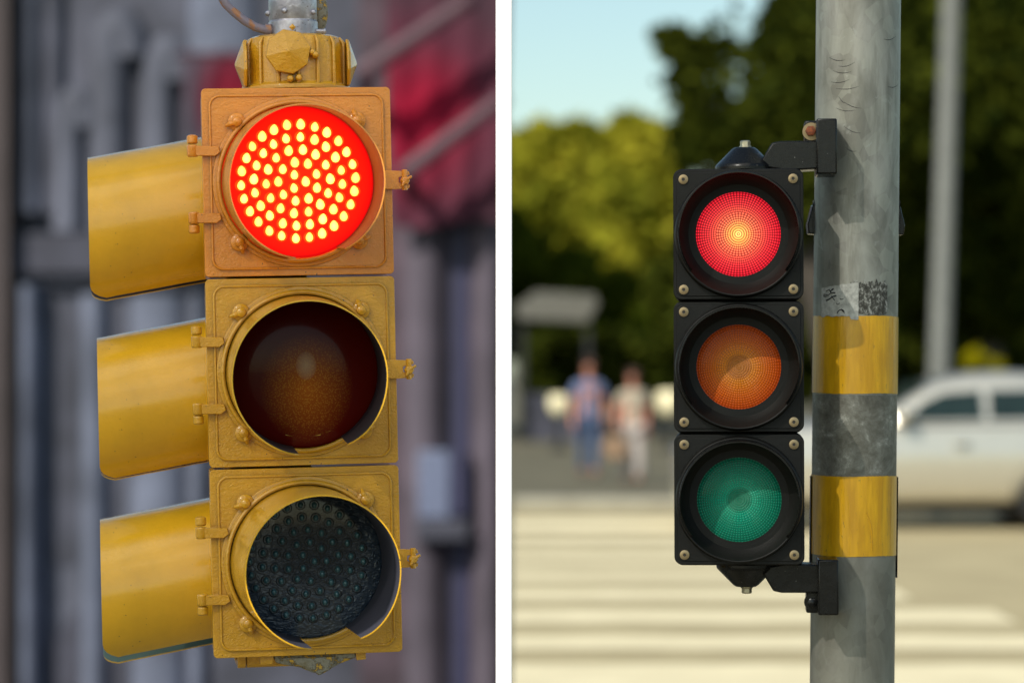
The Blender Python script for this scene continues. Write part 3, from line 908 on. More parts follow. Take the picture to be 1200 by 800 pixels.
def pole_patch(b, a0, a1, z0, z1, r_, na=20, nz=6, mi=0, jag=None):
    """a: angle, 0 = facing camera, + to the right"""
    vs = []; fs = []
    for i in range(na + 1):
        a = a0 + (a1 - a0) * i / na
        for j in range(nz + 1):
            zt, zb = z1, z0
            if jag:
                zb, zt = jag(i / na, z0, z1)
            z = zb + (zt - zb) * j / nz
            vs.append((r_ * math.sin(a), -r_ * math.cos(a), z))
    for i in range(na):
        for j in range(nz):
            fs.append((i * (nz + 1) + j, (i + 1) * (nz + 1) + j, (i + 1) * (nz + 1) + j + 1, i * (nz + 1) + j + 1))
    b.add(vs, fs, mi)


for (ya, yb, lb) in ((370, 461, 'upper yellow band'), (558, 652, 'lower yellow band')):
    q = B()
    n = 128
    vs = []; fs = []
    for i in range(n + 1):
        a = 2 * PI * i / n + PI * 0.93
        rr_ = PR + 0.0011 + (0.0009 if i in (0, 1) else 0)
        for z in (zc(yb), zc(ya)):
            vs.append((rr_ * math.sin(a), -rr_ * math.cos(a), z + 0.0008 * math.sin(3 * a) + 0.0004 * random.uniform(-1, 1)))
    for i in range(n): fs.append((2 * i, 2 * i + 2, 2 * i + 3, 2 * i + 1))
    q.add(vs, fs)
    # lap seam of the tape and a small crease
    a = R(52)
    pole_patch(q, a, a + R(0.8), zc(yb) + .002, zc(ya) - .002, PR + 0.0016, 2, 2)
    if ya > 500:
        cr = [(0.014, 600 - 0), (0.022, 612), (0.026, 628), (0.0255, 645)]
        q.tube([((PR + 0.0012) * math.sin(x / PR), -(PR + 0.0012) * math.cos(x / PR), zc(p)) for x, p in cr], 0.0009, 6)
    o = q.build('reflective_band', M['tape'], pole, smooth=60, label=lb)

ang = lambda px, py: math.asin(max(-1, min(1, ((px - (1006 - 7.5 * py / 800)) / FPX * PY) / PR)))
q = B()
def jag_left(t, z0, z1):
    return z0 - 0.004 * noise.noise(Vector((t * 7, 1, 0))) - 0.006 * (t > 0.8), z1 - 0.010 * (1 - t) + 0.002 * noise.noise(Vector((t * 9, 4, 0)))
pole_patch(q, ang(961, 350), ang(1000, 350), zc(370.5), zc(331), PR + 0.0026, 24, 6, jag=jag_left)
st = q.build('sticker', M['paper'], pole, smooth=0, label='torn white sticker with black scribbles')
q = B()
def jag_r(t, z0, z1):
    return z0 - 0.006 * abs(noise.noise(Vector((t * 12, 7, 0)))), z1 + 0.003 + 0.010 * noise.noise(Vector((t * 16, 9, 0)))
pole_patch(q, ang(991, 350), ang(1034, 350), zc(367), zc(332), PR + 0.0018, 40, 6, jag=jag_r)
q.build('sticker_residue', M['residue'], pole, smooth=0)
# scribbles
q = B()
def ink(pts, w_=0.0011):
    P = []
    for (x, y) in pts:
        a = ang(x, y); P.append(((PR + 0.0029) * math.sin(a), -(PR + 0.0029) * math.cos(a), zc(y)))
    q.tube(P, [w_] * len(P), 6)
ink([(966, 341), (969, 339), (970.5, 343), (968, 346), (965, 345)], 0.0009)
ink([(964, 344), (963.5, 347), (966, 347.5)])
ink([(970, 341), (973, 338.5)], 0.0013)
ink([(970.5, 343), (975, 343)], 0.0012)
ink([(966, 352), (969, 350.5), (972.5, 347.5), (976, 346.5)], 0.0012)
ink([(971, 347), (974.5, 352)], 0.0008)
ink([(980, 350), (982, 351), (983.5, 350)], 0.0006)
ink([(976, 355.5), (978, 357), (979.5, 355)], 0.0007)
ink([(977, 367), (978.5, 364), (981.5, 362.5), (984, 364), (984.5, 367)], 0.0009)
ink([(981, 362), (984, 366)], 0.0008)
q.build('ink_scribble', M['ink'], st, smooth=60)
# scratches near the top of the shaft
q = B()
for (x0, y0, x1, y1) in ((968, 66, 985, 70), (972, 82, 992, 84), (978, 77, 996, 73), (970, 95, 990, 93), (975, 103, 1001, 101), (982, 118, 1004, 127), (975, 126, 996, 129), (984, 148, 1003, 156), (985, 172, 998, 177), (978, 112, 986, 121), (1030, 45, 1046, 40), (1035, 100, 1050, 96)):
    P = []
    for k in range(5):
        t = k / 4
        x = x0 + (x1 - x0) * t; y = y0 + (y1 - y0) * t + 2.5 * math.sin(t * PI)
        a = ang(x, y); P.append(((PR + 0.0001) * math.sin(a), -(PR + 0.0001) * math.cos(a), zc(y)))
    q = B(); q.tube(P, [0.0002, 0.0005, 0.0006, 0.0004, 0.0002], 5)
    q.build('scratch', M['ink'], pole, smooth=60)
# back half of the clamp: black ears seen on both sides of the shaft
for (yt, yb, dy) in ((232, 272, 0), (640, 690, 0)):
    q = B()
    if yt < 300:
        for sx in (-1, 1):
            q.prism([(sx * PR * 0.9, zc(yt + 2)), (sx * (PR + 0.0035), zc(yt + 6)), (sx * (PR + 0.0125), zc(yt + 29)), (sx * (PR + 0.0105), zc(yb)), (sx * PR * 0.9, zc(yb + 1))], 0.0, 0.035)
        pole_patch(q, R(88), R(272), zc(yb), zc(yt), PR + 0.003, 24, 2)
        q.build('back_clamp', M['black_gloss'], pole, bevel=0.002, label='black clamp behind the shaft beside the red lamp')
    else:
        pole_patch(q, R(84), R(276), zc(yb - 10), zc(yt - 80), PR + 0.0035, 24, 2)
        q.build('back_strap', M['black_gloss'], pole, smooth=60)

# ================================================================== RIGHT BACKGROUND
def sheet(name, x0, y0, x1, y1, z, mat, mi=0):
    q = B(); q.add([(x0, y0, z), (x1, y0, z), (x1, y1, z), (x0, y1, z)], [(0, 1, 2, 3)])
    return q.build(name, mat, None, smooth=0, fix=False)
# ground: upper level on the right and near, falling to a lower street on the far left
q = B()
q.add([(-900, -300, 0), (900, -300, 0), (900, 11.5, 0), (-900, 11.5, 0), (-0.03, 11.5, 0), (-0.18, 61, 0), (900, 61, 0), (-0.18, 1500, 0), (900, 1500, 0)],
      [(0, 1, 2, 4, 3), (4, 2, 6, 5), (5, 6, 8, 7)])
struct(q.build('ground', M['plaza'], None, smooth=0, fix=False))
struct(sheet('low_street', -900, 11.5, -0.02, 1500, -7.0, M['earth']))
q = B()
q.add([(-900, 11.5, 0), (-0.03, 11.5, 0), (-0.03, 11.5, -7), (-900, 11.5, -7), (-0.18, 61, 0), (-0.18, 61, -7), (-0.18, 1500, 0), (-0.18, 1500, -7)],
      [(0, 3, 2, 1), (1, 2, 5, 4), (4, 5, 7, 6)])
struct(q.build('retaining_wall', M['stone_mid'], None, smooth=0))
Yof = lambda py: CAMZ * FPX / (py - HOR)
struct(sheet('road', 0.0, 11.7, 60, Yof(596), 0.004, M['asphalt']))
# kerb on the far side
q = B(); q.box((0.0, Yof(596), 0), (60, Yof(596) + 0.3, 0.12)); kb = struct(q.build('kerb', M['kerb'], None, bevel=0.02))
q = B()
q.box((0, Yof(596) + 0.3, -0.01), (60, 58, 0.10))
struct(q.build('pavement', M['plaza'], None, smooth=0))
# crossing bars
gaps = [770, 738, 709, 685.5, 666, 649, 635, 623]
ys = [Yof(g_) for g_ in gaps]
xr = [6.0, 2.95, 3.05, 3.0, 3.0, 3.0, 3.0, 3.0]
q = B()
yprev = 13.2
for i, y in enumerate(ys):
    gw = 0.40
    x1 = [7.0, 2.9, 2.75, 2.75, 2.8, 2.8, 2.8, 2.8][i]
    x1 = {0: 8.0, 1: 3.95, 2: 3.1, 3: 2.7, 4: 2.75, 5: 2.8, 6: 2.8, 7: 2.8}[i]
    n = 30
    a, b_ = yprev, y - gw
    top = []; bot = []
    for k in range(n + 1):
        x = 0.0 + x1 * k / n
        top.append((x, b_ + 0.05 * noise.noise(Vector((x * 2, b_, 0))), 0.008)); bot.append((x, a + 0.05 * noise.noise(Vector((x * 2, a, 3))), 0.008))
    vs = bot + top
    q.add(vs, [(k, k + 1, n + 2 + k, n + 1 + k) for k in range(n)])
    yprev = y + gw
q.box((0.0, yprev, 0.006), (2.8, yprev + 1.8, 0.008))
struct(q.build('crosswalk_markings', M['roadpaint'], None, smooth=0))


# ---- trees
def leaf_cloud(blobs, n, size, hollow=0.35):
    """blobs: (cx,cy,cz,rx,ry,rz,weight)"""
    w_ = np.array([b_[6] for b_ in blobs], float); w_ /= w_.sum()
    pick = rng.choice(len(blobs), n, p=w_)
    bb = np.array([b_[:6] for b_ in blobs])[pick]
    d = rng.normal(size=(n, 3)); d /= np.linalg.norm(d, axis=1)[:, None]
    rad = rng.uniform(hollow, 1.0, n) ** 0.6
    rad *= 1 + 0.25 * rng.normal(size=n) * 0.5
    P = bb[:, :3] + d * rad[:, None] * bb[:, 3:]
    # clumping: snap toward random clump centres
    k = max(8, n // 110)
    cl = P[rng.choice(n, k)]
    near = rng.integers(0, k, n)
    # nearest of 6 random clump centres
    best = None; bd = np.full(n, 1e9)
    for _ in range(16):
        near = rng.integers(0, k, n)
        dd = np.linalg.norm(P - cl[near], axis=1)
        upd = dd < bd
        bd[upd] = dd[upd]
        if best is None: best = near.copy()
        best[upd] = near[upd]
    P = P + (cl[best] - P) * 0.5
    a = rng.normal(size=(n, 3)); a /= np.linalg.norm(a, axis=1)[:, None]
    b_ = rng.normal(size=(n, 3)); b_ -= (a * b_).sum(1)[:, None] * a; b_ /= np.linalg.norm(b_, axis=1)[:, None]
    s = (size * rng.uniform(0.6, 1.4, n))[:, None]
    V4 = np.stack([P - a * s, P + b_ * s * 0.5, P + a * s, P - b_ * s * 0.5], 1).reshape(-1, 3)
    return V4


def tree(name, base_xy, blobs, n, size, mat, label, trunk_r=0.25, group=None, limbs=5, cat='tree'):
    root = empty(name, (base_xy[0], base_xy[1], 0), label, cat, group=group)
    V4 = leaf_cloud(blobs, n, size) - np.array([base_xy[0], base_xy[1], 0])
    me = bpy.data.meshes.new('crown')
    nq = len(V4) // 4
    me.from_pydata(V4.tolist(), [], np.arange(nq * 4).reshape(-1, 4).tolist())
    me.materials.append(mat)
    o = bpy.data.objects.new('crown', me); COL.objects.link(o); o.parent = root
    q = B()
    cz = sum(b_[2] for b_ in blobs) / len(blobs)
    cx = sum(b_[0] for b_ in blobs) / len(blobs) - base_xy[0]
    q.tube([(0, 0, 0), (0.03, 0, cz * 0.25), (cx * 0.3, 0, cz * 0.5), (cx * 0.8, 0, cz * 0.9)], [trunk_r * 1.3, trunk_r, trunk_r * 0.8, trunk_r * 0.4], 10)
    for b_ in sorted(blobs, key=lambda b_: -b_[6])[:limbs]:
        t = Vector((b_[0] - base_xy[0], b_[1] - base_xy[1], b_[2]))
        s0 = Vector((cx * 0.25, 0, min(cz * 0.45, t.z * 0.8)))
        mid = s0.lerp(t, 0.5) + Vector((0, 0, 0.2))
        q.tube([s0, mid, t], [trunk_r * 0.55, trunk_r * 0.35, trunk_r * 0.12], 7)
    q.build('trunk', M['bark'], root, smooth=60)
    return root


def blob(px, py, Y, rx, ry=None, w_=None, dy=1.0):
    p = W(px, py, Y)
    k = Y / FPX
    ry = ry or rx
    return (p.x, p.y, p.z, rx * k, (rx + ry) * 0.5 * k * dy, ry * k, w_ or rx * ry / 1000)


# bright trees on the left
tree('broadleaf_tree', (W(650, 0, 74).x, 74), [blob(640, 185, 74, 58, 50), blob(675, 165, 74, 34, 30), blob(608, 200, 75, 34, 50), blob(640, 265, 74, 70, 60), blob(700, 250, 74, 50, 60)],
     13000, 0.26, M['leaf_light'], 'sunlit yellow-green tree, leftmost, under the pale sky', 0.3)
tree('broadleaf_tree', (W(745, 0, 70).x, 70), [blob(735, 172, 70, 42, 42), blob(775, 195, 70, 40, 50), blob(745, 240, 70, 58, 60), blob(765, 310, 70, 62, 60), blob(720, 350, 70, 60, 50)],
     12000, 0.25, M['leaf_light'], 'sunlit yellow-green tree just left of the red lamp', 0.3)
tree('broadleaf_tree', (W(640, 0, 64).x, 64), [blob(630, 345, 64, 60, 55), blob(600, 290, 64, 25, 55, 0.8), blob(690, 365, 64, 70, 58), blob(650, 400, 63, 70, 40), blob(750, 400, 63, 60, 45)],
     12000, 0.24, M['leaf_mid'], 'mid-green bushy tree behind the small grey roofed kiosk', 0.25)
# the big dark tree on the right with a reaching branch
bl = [blob(783, 42, 50, 30, 17, 1.1), blob(828, 62, 50, 30, 15, .9), blob(764, 38, 50, 13, 12, .4), blob(800, 88, 50, 26, 12, .7), blob(872, 66, 50, 20, 14, .35), blob(830, 128, 50, 22, 10, .4), blob(885, 130, 50, 30, 26, 1.4), blob(795, 150, 50, 22, 12, .6), blob(850, 165, 50, 40, 22, 1.8), blob(810, 190, 50, 30, 14, .9), blob(895, 175, 50, 40, 30, 1.8),
      blob(945, 45, 50, 60, 75), blob(930, 130, 50, 70, 60), blob(1000, 0, 50, 90, 70), blob(930, -20, 50, 40, 30), blob(895, 225, 50, 55, 40), blob(845, 262, 51, 36, 38),
      blob(1050, 120, 50, 110, 90), blob(960, 230, 50, 90, 70)]
tree('broadleaf_tree', (W(985, 0, 50).x, 50), bl, 30000, 0.13, M['leaf_dark'], 'large dark tree behind the banded pole with a branch reaching left over the sky', 0.4, limbs=15)
bl = [blob(1120, 60, 54, 90, 100), blob(1190, 120, 54, 80, 110), blob(1100, 220, 54, 100, 90), blob(1190, 260, 54, 90, 90), blob(1130, 340, 54, 110, 80), blob(1230, 20, 54, 70, 80)]
tree('broadleaf_tree', (W(1150, 0, 54).x, 54), bl, 24000, 0.2, M['leaf_dark'], 'dark dense tree at the right edge behind the thin grey pole', 0.4)
bl = [blob(860, 300, 58, 80, 70), blob(950, 320, 58, 90, 80), blob(880, 390, 57, 80, 60), blob(1010, 400, 57, 90, 60), blob(800, 340, 60, 50, 60), blob(1030, 300, 58, 90, 70), blob(810, 420, 58, 60, 40)]
tree('broadleaf_tree', (W(900, 0, 58).x, 58), bl, 24000, 0.2, M['leaf_dark'], 'dark tree directly behind the black traffic light', 0.35)
# low hedges that close the view
for (pa, pb, lab) in ((632, 720, 'low dark clipped hedge behind the man in blue'), (715, 850, 'low dark clipped hedge behind the woman in white'), (845, 1010, 'low dark clipped hedge behind the lower lamps'), (1005, 1260, 'low dark clipped hedge behind the silver car')):
    bl = [blob(x, 432, 57, 26, 52, dy=0.9) for x in range(pa, pb, 28)]
    V4 = leaf_cloud(bl, 5500, 0.16, 0.0)
    cx = W((pa + pb) / 2, 0, 57).x
    root = empty('hedge', (cx, 57, 0), lab, 'hedge')
    me = bpy.data.meshes.new('foliage'); nq = len(V4) // 4
    me.from_pydata((V4 - np.array([cx, 57, 0])).tolist(), [], np.arange(nq * 4).reshape(-1, 4).tolist()); me.materials.append(M['leaf_dark'])
    o = bpy.data.objects.new('foliage', me); COL.objects.link(o); o.parent = root
    q = B()
    for x in range(pa + 8, pb, 24):
        xx = W(x, 0, 57).x - cx
        q.tube([(xx, 0, 0), (xx + 0.03, 0, 0.5), (xx, 0, 1.0)], [0.05, 0.04, 0.02], 6)
    q.build('stems', M['bark'], root, smooth=60)
# distant wooded ridge closing the horizon
pts = []
q = B()
for (sgn) in (1,):
    prev = None
    n = 60
    vs = []
    for i in range(n + 1):
        x = 0.4 + 160 * i / n
        vs.append((x, 150, 0)); vs.append((x, 152, 10.0 + 2.5 * noise.noise(Vector((i * 0.35, 0, 0)))))
    q.add(vs, [(2 * i, 2 * i + 2, 2 * i + 3, 2 * i + 1) for i in range(n)])
struct(q.build('hills', M['leaf_dark'], None, smooth=0))

# small yellow bush
V4 = leaf_cloud([blob(1140, 422, 50, 16, 14), blob(1165, 428, 50, 10, 9)], 900, 0.10, 0.0)
bu = empty('shrub', (W(1140, 0, 50).x, 50, 0), 'small bright yellow-green shrub just above the silver car roof', 'shrub')
me = bpy.data.meshes.new('foliage'); me.from_pydata((V4 - np.array([W(1140, 0, 50).x, 50, 0])).tolist(), [], np.arange(len(V4)).reshape(-1, 4).tolist()); me.materials.append(M['leaf_yellow'])
o = bpy.data.objects.new('foliage', me); COL.objects.link(o); o.parent = bu
q = B(); q.tube([(0, 0, 0), (0.02, 0, 0.8), (0, 0, 1.5)], [0.06, 0.04, 0.02], 6); q.build('stem', M['bark'], bu)

# thin grey pole
a = W(1115, 0, 44); c_ = W(1101, 430, 44)
sl = (a.x - c_.x) / (a.z - c_.z)
x0 = c_.x - sl * c_.z
lp = empty('utility_pole', (x0, 44, 0), 'thin plain grey metal pole behind the silver car, leaning slightly right', 'pole', rot=(0, math.atan(sl), 0))
q = B(); q.lathe([(0.165, 0), (0.16, 3), (0.135, 12), (0.0001, 12.05)], 'z', n=20); q.build('shaft', M['lamp_post'], lp)
q = B(); q.lathe([(0.26, 0), (0.26, 0.4), (0.17, 0.5)], 'z', n=20, caps=False); q.build('base_sleeve', M['lamp_post'], lp)

# kiosk roof
kY = 55
kp = W(652, 0, kY)
ki = empty('kiosk', (kp.x, kY, 0), 'small kiosk with a pale grey flat roof under the trees at left', 'kiosk')
zr0, zr1 = W(0, 382, kY).z, W(0, 343, kY).z
q = B(); q.prism([(-0.72, zr0 + 0.12), (0.60, zr0 + 0.05), (0.80, zr0 + 0.42), (0.72, zr1 - 0.05), (-0.40, zr1), (-0.80, zr0 + 0.35)], -0.8, 0.8); q.build('roof', M['roof'], ki, bevel=0.03)
for sx in (-0.65, 0.6):
    for sy in (-0.6, 0.6):
        q = B(); q.box((sx - 0.05, sy - 0.05, 0), (sx + 0.05, sy + 0.05, zr0 + 0.02)); q.build('post', M['car_dark'], ki, bevel=0.01)
q = B(); q.box((-0.6, -0.5, 0), (0.55, 0.5, 1.0)); q.build('counter', M['stone_dark'], ki, bevel=0.02)

# cream planters
for (px, py, rpx, lab) in ((655, 475, 12, 'round cream concrete planter seen left of the man in blue'), (784, 473, 15, 'round cream concrete planter seen between the woman and the black traffic light')):
    Yp = 48.5
    k = Yp / FPX
    p = W(px, py, Yp)
    pt = empty('planter', (p.x, Yp, 0), lab, 'planter', group='cream planters in front of the hedge')
    hb_, ht = 0.10, W(0, py - rpx, Yp).z
    zb = W(0, py + rpx, Yp).z
    q = B(); q.lathe([(0.05, zb), (rpx * k * 0.75, zb + 0.06), (rpx * k, p.z), (rpx * k * 0.95, ht - 0.05), (rpx * k * 0.8, ht), (rpx * k * 0.65, ht - 0.02), (0.001, ht - 0.06)], 'z', n=28)
    q.build('bowl', M['planter'], pt, smooth=50)
    q = B(); q.lathe([(0.16, 0.10), (0.16, 0.14), (0.05, 0.2), (0.05, zb + 0.01)], 'z', n=20); q.build('stem', M['car_dark'], pt)


# ---- car
def car():
    Yc = 27.0
    k = Yc / FPX
    X = lambda px: (px - 600) * k
    Z = lambda py: CAMZ - (py - HOR) * k
    # profile control (side view px): front at 800, rear ~1365
    root = empty('parked_car', (X(1082), Yc + 0.9, 0), 'silver car seen side-on on the road to the right of the banded pole', 'car')
    ox, oy = X(1082), Yc + 0.9
    halfw = 0.88
    # stations: px, belt/bonnet top py, lower sill py, halfwidth factor
    S = [(797, 545, 580, 0.62), (803, 528, 590, 0.80), (820, 515, 594, 0.90), (860, 506, 596, 0.97), (920, 500, 595, 1.0), (980, 496, 594, 1.0), (1040, 492, 594, 1.0),
         (1100, 491, 593, 1.0), (1160, 490, 593, 1.0), (1220, 489, 594, 1.0), (1280, 487, 594, 1.0), (1325, 488, 594, 0.97), (1350, 493, 588, 0.90), (1362, 510, 580, 0.8), (1366, 535, 572, 0.62)]
    q = B()
    vs = []; fs = []
    sect = []
    for (px, pt_, pb_, wf) in S:
        x = X(px) - ox
        zt, zb = Z(pt_), Z(pb_)
        w_ = halfw * wf
        h = zt - zb
        ring = [(w_ * 0.80, zb), (w_ * 0.95, zb + h * 0.06), (w_ * 0.99, zb + h * 0.3), (w_ * 1.0, zb + h * 0.62), (w_ * 0.965, zb + h * 0.70), (w_ * 0.955, zb + h * 0.88), (w_ * 0.88, zt), (w_ * 0.45, zt + 0.04)]
        full = [(-a, b_) for a, b_ in ring] + [(a, b_) for a, b_ in reversed(ring)]
        sect.append(len(full))
        vs += [(x, a, b_) for a, b_ in full]
    n = sect[0]
    for i in range(len(S) - 1):
        for j in range(n):
            j2 = (j + 1) % n
            fs.append((i * n + j, i * n + j2, (i + 1) * n + j2, (i + 1) * n + j))
    fs.append(tuple(range(n))); fs.append(tuple(range((len(S) - 1) * n, len(S) * n)))
    q.add(vs, fs)
    # roof and pillars: greenhouse shell
    Gs = [(1022, 493, 0.80), (1060, 470, 0.74), (1092, 449, 0.69), (1120, 440, 0.67), (1160, 434.5, 0.66), (1210, 434, 0.66), (1260, 440, 0.66), (1295, 455, 0.69), (1325, 474, 0.74), (1345, 488, 0.8)]
    vs = []; fs = []
    for (px, pt_, w_) in Gs:
        x = X(px) - ox
        zt = Z(pt_); zb = Z(497)
        full = [(-0.84, zb), (-(w_ + 0.02 + (0.84 - w_) * 0.3), zb + (zt - zb) * 0.6), (-w_, zt - 0.05 * (zt - zb)), (-w_ * 0.85, zt), (w_ * 0.85, zt), (w_, zt - 0.05 * (zt - zb)), ((w_ + 0.02 + (0.84 - w_) * 0.3), zb + (zt - zb) * 0.6), (0.84, zb)]
        vs += [(x, a, b_) for a, b_ in full]
    n = 8
    for i in range(len(Gs) - 1):
        for j in range(n - 1):
            fs.append((i * n + j, i * n + j + 1, (i + 1) * n + j + 1, (i + 1) * n + j))
    fs.append(tuple(range(n))); fs.append(tuple(range((len(Gs) - 1) * n, len(Gs) * n)))
    q.add(vs, fs)
    body = q.build('body', M['car_paint'], root, smooth=50)
    md = body.modifiers.new('sub', 'SUBSURF'); md.levels = 1; md.render_levels = 2

    # windows: patches lying just outside the greenhouse side
    def side_pt(px, py, sgn):
        # interpolate shell half width at a height
        for a_, b_ in zip(Gs[:-1], Gs[1:]):
            if a_[0] <= px <= b_[0]:
                t = (px - a_[0]) / (b_[0] - a_[0])
                w_ = a_[2] + (b_[2] - a_[2]) * t; pt_ = a_[1] + (b_[1] - a_[1]) * t
                break
        zt, zb = Z(pt_), Z(497)
        z = Z(py)
        f_ = (z - zb) / (zt - zb)
        wm = w_ + 0.02 + (0.84 - w_) * 0.3
        y = 0.84 + (wm - 0.84) * f_ / 0.6 if f_ < 0.6 else wm + (w_ - wm) * (f_ - 0.6) / 0.35
        return (X(px) - ox, sgn * (y + 0.012), z)
    for name_, poly, lab in (('window', [(1062, 493), (1084, 472), (1108, 461), (1152, 457.5), (1154, 491.5)], 'front side window'),
                             ('window', [(1162, 491), (1162, 457.5), (1215, 457), (1238, 459), (1240, 490)], 'rear side window'),
                             ('window', [(1248, 490), (1246, 460), (1275, 464), (1300, 474), (1308, 488)], 'rear quarter window')):
        for sgn in (-1, 1):
            qq = B()
            pts = [side_pt(px, py, sgn) for px, py in poly]
            inn = [Vector(p) - Vector((0, sgn * 0.03, 0)) for p in pts]
            nn = len(pts)
            qq.add(pts + inn, [tuple(range(nn)), tuple(range(2 * nn - 1, nn - 1, -1))] + [(i, i + nn, (i + 1) % nn + nn, (i + 1) % nn) for i in range(nn)])
            qq.build(name_, M['car_glass'], root, smooth=0, label=lab)
    # windscreen and rear glass
    for (pa, za, wa, pb, zb_, wb, nm) in ((1028, 491, 0.70, 1088, 450, 0.60, 'windscreen'), (1341, 487, 0.70, 1299, 456, 0.60, 'rear_window')):
        qq = B()
        pts = [(X(pa) - ox, -wa, Z(za) + 0.03), (X(pa) - ox, wa, Z(za) + 0.03), (X(pb) - ox, wb, Z(zb_) + 0.025), (X(pb) - ox, -wb, Z(zb_) + 0.025)]
        inn = [Vector(p) - Vector((0, 0, 0.05)) for p in pts]
        qq.add(pts + inn, [(0, 1, 2, 3), (7, 6, 5, 4), (0, 4, 5, 1), (1, 5, 6, 2), (2, 6, 7, 3), (3, 7, 4, 0)])
        qq.build(nm, M['car_glass'], root)
    for px in (893, 1233):
        for sgn in (-1, 1):
            wr = 0.31
            qq = B()
            y0, y1 = sgn * 0.90, sgn * 0.70
            qq.lathe([(wr * 0.62, y0), (wr * 0.9, y0), (wr, y0 - sgn * 0.03), (wr, y1), (wr * 0.6, y1)], 'y', (X(px) - ox, 0, wr), 28, caps=False)
            wh = qq.build('wheel', M['car_dark'], root, label='front wheel' if px < 1000 else 'rear wheel')
            qq = B()
            qq.lathe([(wr * 0.64, y0 - sgn * 0.01), (wr * 0.58, y0 - sgn * 0.02), (wr * 0.55, y0 - sgn * 0.06), (0.0001, y0 - sgn * 0.07)], 'y', (X(px) - ox, 0, wr), 28, caps=False)
            for s_ in range(5):
                a = 2 * PI * s_ / 5
                c0 = Vector((X(px) - ox, y0 - sgn * 0.02, wr))
                qq.tube([c0, c0 + Vector((math.cos(a) * wr * 0.6, 0, math.sin(a) * wr * 0.6))], [0.045, 0.03], 6)
            qq.build('rim', M['chrome'], wh)
            qq = B()
            qq.lathe([(wr + 0.05, sgn * 0.885), (wr + 0.05, sgn * 0.5), (0.001, sgn * 0.49)], 'y', (X(px) - ox, 0, wr + 0.03), 28, caps=False)
            qq.build('wheel_arch', M['car_dark'], root)
    qq = B(); qq.box((X(830) - ox, -0.70, Z(603)), (X(1340) - ox, 0.70, Z(592))); qq.build('underbody', M['car_dark'], root, bevel=0.01)
    for px in (1128, 1232):
        for sgn in (-1, 1):
            qq = B(); qq.tube([(X(px - 9) - ox, sgn * 0.855, Z(521)), (X(px - 6) - ox, sgn * 0.90, Z(520.5)), (X(px + 6) - ox, sgn * 0.90, Z(520)), (X(px + 9) - ox, sgn * 0.855, Z(520))], 0.022, 8)
            qq.build('door_handle', M['chrome'], root)
    for sgn in (-1, 1):
        qq = B(); qq.ball((X(1058) - ox, sgn * 0.97, Z(485)), 0.09, (1.0, 1.2, 0.7)); qq.build('mirror', M['car_paint'], root)
        qq = B(); qq.ball((X(806) - ox, sgn * 0.62, Z(533)), 0.09, (0.7, 1.6, 0.8)); qq.build('headlight', M['chrome'], root)
        qq = B(); qq.ball((X(1360) - ox, sgn * 0.62, Z(515)), 0.08, (0.6, 1.5, 1.0)); qq.build('tail_light', M['red_cloth'], root)
    return root


car()


# ---- people
def skinned(name, verts, edges, radii, mat, parent, root_i=0, sub=2):
    me = bpy.data.meshes.new(name)
    me.from_pydata(verts, edges, [])
    o = bpy.data.objects.new(name, me); COL.objects.link(o)
    md = o.modifiers.new('skin', 'SKIN')
    md.use_smooth_shade = True
    for i, r_ in enumerate(radii):
        sv = me.skin_vertices[0].data[i]
        sv.radius = (r_, r_) if not isinstance(r_, tuple) else r_
        sv.use_root = (i == root_i)
    ms = o.modifiers.new('sub', 'SUBSURF'); ms.levels = sub; ms.render_levels = sub
    me.materials.append(mat)
    o.parent = parent
    return o


def chain(pts, rads):
    return pts, [(i, i + 1) for i in range(len(pts) - 1)], rads


